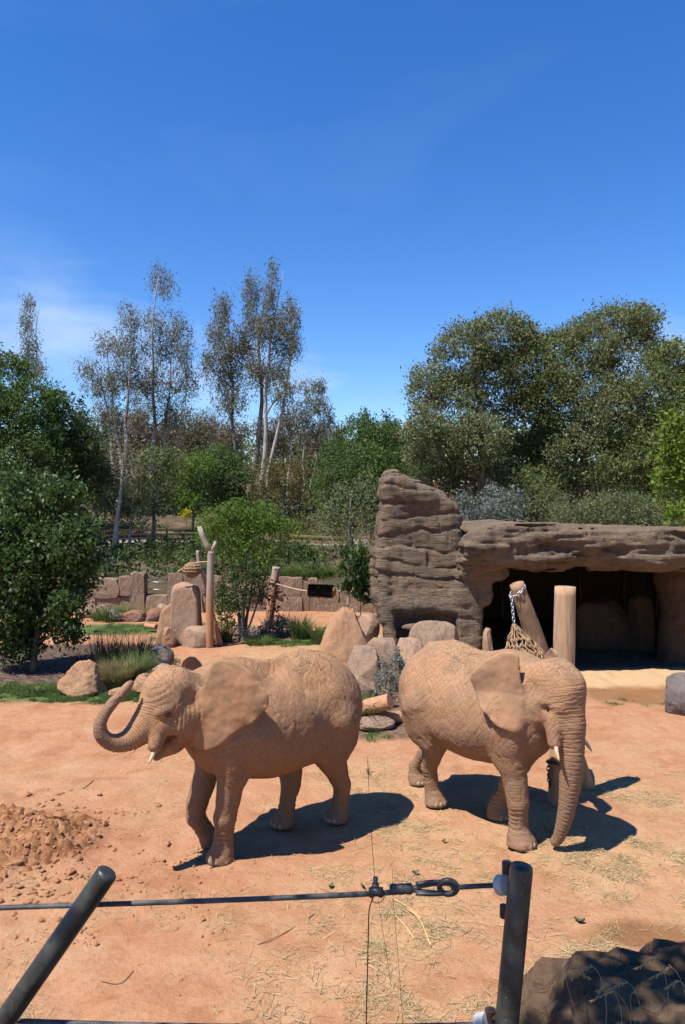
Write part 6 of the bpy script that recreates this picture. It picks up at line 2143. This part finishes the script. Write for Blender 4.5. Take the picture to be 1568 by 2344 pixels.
M_PIPE = steel('black_pipe', (0.020, 0.0205, 0.018), (0.046, 0.046, 0.040), 0.45, 0.15)
M_CABLE = steel('cable_steel', (0.05, 0.05, 0.052), (0.11, 0.11, 0.11), 0.5, 0.5)
M_FIT = steel('dark_fitting', (0.03, 0.03, 0.033), (0.07, 0.07, 0.073), 0.45, 0.4)
M_WASH = steel('grey_washer', (0.34, 0.33, 0.32), (0.42, 0.41, 0.40), 0.6, 0.0)
M_BOLT = steel('rusty_bolt', (0.05, 0.035, 0.03), (0.09, 0.06, 0.05), 0.6, 0.4, 0.7)
s_ = NT('black_lead')
M_LEAD = s_.surf((0.012, 0.012, 0.013), 0.6)

# ledge the barrier stands on, below the frame
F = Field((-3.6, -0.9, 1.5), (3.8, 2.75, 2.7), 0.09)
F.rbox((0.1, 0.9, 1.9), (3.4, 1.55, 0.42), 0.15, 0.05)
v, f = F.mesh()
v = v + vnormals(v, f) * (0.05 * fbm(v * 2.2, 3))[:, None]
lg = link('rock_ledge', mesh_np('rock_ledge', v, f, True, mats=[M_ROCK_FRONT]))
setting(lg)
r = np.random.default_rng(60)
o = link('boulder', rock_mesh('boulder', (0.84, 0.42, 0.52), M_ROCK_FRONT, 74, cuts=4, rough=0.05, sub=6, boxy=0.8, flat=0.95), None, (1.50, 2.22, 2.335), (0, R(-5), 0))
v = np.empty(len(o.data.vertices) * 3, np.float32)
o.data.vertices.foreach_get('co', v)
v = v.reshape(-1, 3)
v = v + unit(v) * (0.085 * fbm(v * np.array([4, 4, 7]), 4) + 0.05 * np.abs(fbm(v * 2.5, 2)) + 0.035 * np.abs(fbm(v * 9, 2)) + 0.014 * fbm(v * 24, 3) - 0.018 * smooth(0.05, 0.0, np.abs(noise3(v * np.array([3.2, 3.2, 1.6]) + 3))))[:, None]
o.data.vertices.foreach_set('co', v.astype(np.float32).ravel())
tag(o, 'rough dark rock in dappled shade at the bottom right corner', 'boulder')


def pipe(label, top, bot, rad, seed):
    b = np.array(bot, float)
    o = tag(empty('barrier_post', tuple(b)), label, 'post', 'black barrier posts')
    t = np.array(top, float) - b
    u = t / np.linalg.norm(t)
    pts = [np.zeros(3), t * 0.5, t - u * 0.010, t - u * 0.003, t]
    v, f = tube(pts, [rad, rad, rad, rad - 0.0015, rad - 0.005], 32, False)
    link('pipe', mesh_np('pipe', v, f, True, mats=[M_PIPE]), o)
    v, f = tube([t - u * 0.004, t - u * 0.001, t + u * 0.001], [rad - 0.003, rad - 0.0048, rad - 0.008], 32, True)
    link('cap', mesh_np('cap', v, f, True, mats=[M_PIPE]), o)
    return o


RT = np.array(at(1194, 1980, 1.85))
RB = np.array(at(1160, 2344, 1.83))
RB = RT + (RB - RT) * ((RT[2] - 2.28) / (RT[2] - RB[2]))
post_r = pipe('black barrier post standing upright right of the cable', RT, RB, 0.0290, 1)
LT = np.array(at(247, 1996, 1.98))
LBm = np.array(at(15, 2330, 1.96))
LB = LT + (LBm - LT) * ((LT[2] - 2.28) / (LT[2] - LBm[2]))
post_l = pipe('black barrier post leaning to the right at the left edge', LT, LB, 0.0290, 2)


def stranded(pts, rad, n_str=6, pitch=0.055, per=9):
    c = spline(pts, 300)
    L = np.concatenate([[0], np.cumsum(np.linalg.norm(np.diff(c, axis=0), axis=1))])
    m = int(L[-1] / pitch * per)
    s = np.linspace(0, L[-1], m)
    c = np.stack([np.interp(s, L, c[:, k]) for k in range(3)], 1)
    t = np.gradient(c, axis=0)
    t /= np.linalg.norm(t, axis=1, keepdims=True)
    u = np.cross(t, [0, 0, 1.0])
    u /= np.linalg.norm(u, axis=1, keepdims=True)
    w = np.cross(t, u)
    parts = []
    for k in range(n_str):
        a = s / pitch * 2 * np.pi + k / n_str * 2 * np.pi
        parts.append(tube(c + (np.cos(a)[:, None] * u + np.sin(a)[:, None] * w) * rad * 0.64, rad * 0.37, 6, False))
    parts.append(tube(c[:: max(1, m // 60)], rad * 0.45, 5, False))
    return merge(parts)


C = lambda px, py, d=1.95: np.array(at(px, py, d))
upper = [C(-160, 2086, 2.06), C(0, 2078, 2.04), C(420, 2064, 2.0), C(700, 2053, 1.96), C(862, 2045, 1.94), C(900, 2042, 1.935)]
o0 = C(862, 2045, 1.94)
cab = tag(empty('barrier_cable', tuple(o0)), 'taut upper steel cable with eye fitting running to the right post', 'cable', 'steel barrier cables')


def cpart(name, vf, mat, smooth_shade=True):
    return link(name, mesh_np(name, vf[0] - np.array(o0, np.float32), vf[1], smooth_shade, mats=[mat]), cab)


cpart('strand', stranded(upper, 0.0072), M_CABLE)
# ferrule with three swaged rings
fe = np.linspace(0, 1, 25)
fr = 0.0118 + 0.0022 * (np.abs(np.sin(fe * np.pi * 3)) ** 0.4)
fr[[0, -1]] = 0.0105
a, b = C(893, 2036, 1.935), C(944, 2034, 1.925)
cpart('ferrule', tube(a + (b - a) * fe[:, None], fr, 20), M_FIT)
# the cable returns round a thimble in the eye bolt
e0 = C(1026, 2031, 1.905)
loop = [C(940, 2034, 1.925), C(970, 2027, 1.92), C(1005, 2022, 1.912), C(1030, 2024, 1.905), C(1038, 2034, 1.903), C(1030, 2044, 1.903), C(1005, 2044, 1.912), C(970, 2041, 1.92), C(940, 2037, 1.925)]
cpart('cable_loop', stranded(loop, 0.0062, 6, 0.045, 9), M_CABLE)
for dy in (-1, 1):
    p = [C(952, 2034 + dy * 11, 1.918), C(985, 2033 + dy * 14, 1.91), C(1015, 2032 + dy * 14, 1.903)]
    v, f = tube(spline(p, 8), 0.0055, 8)
    cpart('thimble', (v, f), M_FIT)
# eye bolt
ang = np.linspace(0, 2 * np.pi, 33)
n_ax = unit(np.array([0.12, 1.0, 0.35]))
e1 = unit(np.cross(n_ax, [0, 0, 1.0]))
e2 = np.cross(n_ax, e1)
ring = e0 + 0.0225 * (np.cos(ang)[:, None] * e1 + np.sin(ang)[:, None] * e2)
cpart('eye', tube(ring, 0.0072, 10, False), M_FIT)
cpart('rod', tube([C(1048, 2031, 1.90), C(1100, 2028, 1.89), C(1165, 2025, 1.875)], 0.0062, 12), M_FIT)
wa, wb = C(1142, 2026, 1.885), C(1158, 2025.5, 1.868)
cpart('washer', tube([wa, wa + (wb - wa) * 0.08, wa + (wb - wa) * 0.92, wb], [0.0225, 0.0245, 0.0245, 0.0225], 24), M_WASH, False)
# shackle clamp
k0 = C(862, 2040, 1.935)
cpart('clamp', merge([tube([k0 + np.array([-0.013, 0, -0.014]), k0 + np.array([-0.013, 0, 0.008])], 0.0075, 10), tube([k0 + np.array([0.011, 0, -0.014]), k0 + np.array([0.011, 0, 0.006])], 0.007, 10),
                     tube([k0 + np.array([-0.016, -0.004, 0.002]), k0 + np.array([0.016, -0.004, 0.000])], 0.012, 10)]), M_FIT)
cpart('clamp_bolt', merge([tube([k0 + np.array([-0.003, 0, 0.008]), k0 + np.array([-0.003, 0, 0.036])], 0.0065, 8), tube([k0 + np.array([-0.003, 0, 0.008]), k0 + np.array([-0.003, 0, 0.020])], 0.0105, 6)]), M_FIT)
ring = k0 + np.array([0.004, 0.0, -0.016]) + 0.016 * (np.cos(ang)[:, None] * np.array([1, 0, 0.2]) + np.sin(ang)[:, None] * np.array([0, 1.0, 0.4]))
cpart('wire_tie', tube(ring, 0.0011, 5, False), M_LEAD)
# lower cable and the bolts on the right post
lower = [C(-80, 2331, 2.03), C(90, 2339, 2.0), C(350, 2347, 1.97), C(760, 2352, 1.93), C(1105, 2346, 1.88)]
o1 = np.array(lower[0])
lc = tag(empty('barrier_cable', tuple(o1)), 'lower steel cable just showing along the bottom edge', 'cable', 'steel barrier cables')
v, f = stranded(lower, 0.0072)
link('strand', mesh_np('strand', v - o1.astype(np.float32), f, True, mats=[M_CABLE]), lc)
v, f = tube([C(1098, 2346, 1.885), C(1118, 2345, 1.87)], [0.0275, 0.0275], 24)
link('washer', mesh_np('washer', v - o1.astype(np.float32), f, False, mats=[M_WASH]), lc)
for nm, px, py, d, ra, ln in (('bolt', 1166, 1993, 1.885, 0.0125, 0.034), ('bolt', 1160, 2092, 1.875, 0.0115, 0.03), ('bolt', 1128, 2332, 1.87, 0.014, 0.03)):
    p = C(px, py, d)
    v, f = merge([tube([p + np.array([-0.004, 0.012, -ln / 2]), p + np.array([-0.004, 0.012, ln / 2])], ra, 8), tube([p + np.array([-0.012, 0.01, 0]), p + np.array([0.02, 0.0, 0])], ra * 0.6, 8)])
    link('bolt', mesh_np('bolt', v - np.array(RB, np.float32), f, False, mats=[M_BOLT]), post_r)

# thin wires tied to the cable
wires = [([C(853, 2056, 1.93), C(845, 2085, 1.93), C(843, 2140, 1.93), C(841, 2230, 1.93), C(839, 2310, 1.93), C(837, 2420, 1.93)], 0.0017, 'black insulated lead hanging from the shackle clamp'),
         ([C(858, 2016, 1.93), C(852, 1935, 1.93), C(846, 1840, 1.93), C(843, 1765, 1.93)], 0.0008, 'thin upright wire with a frayed tip above the shackle clamp'),
         ([C(866, 2058, 1.93), C(873, 2110, 1.93), C(884, 2180, 1.93), C(896, 2260, 1.93)], 0.0006, 'faint thin fibre hanging right of the black lead'),
         ([C(898, 1990, 1.93), C(900, 2060, 1.93), C(912, 2200, 1.93), C(922, 2344, 1.93), C(926, 2420, 1.93)], 0.0006, 'faintest thin fibre crossing the cable left of the ferrule')]
for i, (p, ra_, lab) in enumerate(wires):
    base = np.array(p[-1] if i != 1 else p[0])
    parts = [tube(spline(p, 30), ra_, 6)]
    if i == 1:
        t = np.array(p[-1])
        r = np.random.default_rng(3)
        for k in range(14):
            e = t + np.array([r.normal(0, 0.008), r.normal(0, 0.006), r.normal(0.0, 0.012)])
            parts.append(tube([t + np.array([0, 0, r.uniform(-0.012, 0.004)]), (t + e) / 2 + r.normal(size=3) * 0.002, e], 0.0006, 4))
    v, f = merge(parts)
    o = link('thin_wire', mesh_np('thin_wire', v - base.astype(np.float32), f, True, mats=[M_LEAD if i == 0 else M_FIT]), None, tuple(base))
    tag(o, lab, 'wire', 'thin wires tied to the cable')

# dry seed heads in front of the dark rock
r = np.random.default_rng(64)
parts = []
for k in range(9):
    b = C(1350 + 30 * k + r.uniform(-15, 15), 2420, 1.9 + r.uniform(-0.05, 0.05))
    e = C(1330 + 26 * k + r.uniform(-40, 60), 2190 + r.uniform(0, 90), 1.92 + r.uniform(-0.08, 0.08))
    sx = r.choice([-1, 1])
    tip = e + np.array([sx * r.uniform(0.03, 0.06), 0.0, -r.uniform(0.01, 0.03)])
    c = spline([b, (b + e) / 2 + np.array([-sx * 0.02, 0, 0.02]), e, tip], 30)
    parts.append(tube(c, np.linspace(0.0009, 0.0004, 30), 4))
    for j in range(20, 30):
        t_ = unit(c[j] - c[j - 1])
        for q_ in range(2):
            d = unit(t_ * 1.2 + r.normal(size=3) * 0.45 + np.array([0, 0, -0.5]))
            parts.append(tube([c[j], c[j] + d * 0.006, c[j] + d * 0.013], [0.0006, 0.0013, 0.0003], 4))
v, f = merge(parts)
g0 = np.array(C(1450, 2420, 1.9))
o = link('dry_grass', mesh_np('dry_grass', v - g0.astype(np.float32), f, True, dict(rnd=np.random.default_rng(1).uniform(0.3, 1, len(v))), [L_STRAW]), None, tuple(g0))
tag(o, 'pale dry grass seed heads in front of the dark corner rock', 'grass clump')
# the tree over the visitors whose shade falls on the barrier
tree('leafy tree standing over the visitors behind the barrier', 'tree', (-2.6, -2.2, 0.0), (-1.6, -0.6, 6.0),
     [((-0.3, 1.10, 6.0), (0.5, 0.45, 0.3)), ((-0.75, 0.85, 6.1), (0.45, 0.4, 0.3)), ((-1.4, 0.7, 6.1), (0.45, 0.45, 0.3)), ((0.3, 1.1, 6.0), (0.35, 0.35, 0.25)), ((-2.0, 0.1, 6.2), (0.6, 0.6, 0.4))],
     L_MID, B_BROWN, 0.14, 400, None, 'shade_tree', per=11, cn=8, cs=0.1, size=0.10, dens=2.2)
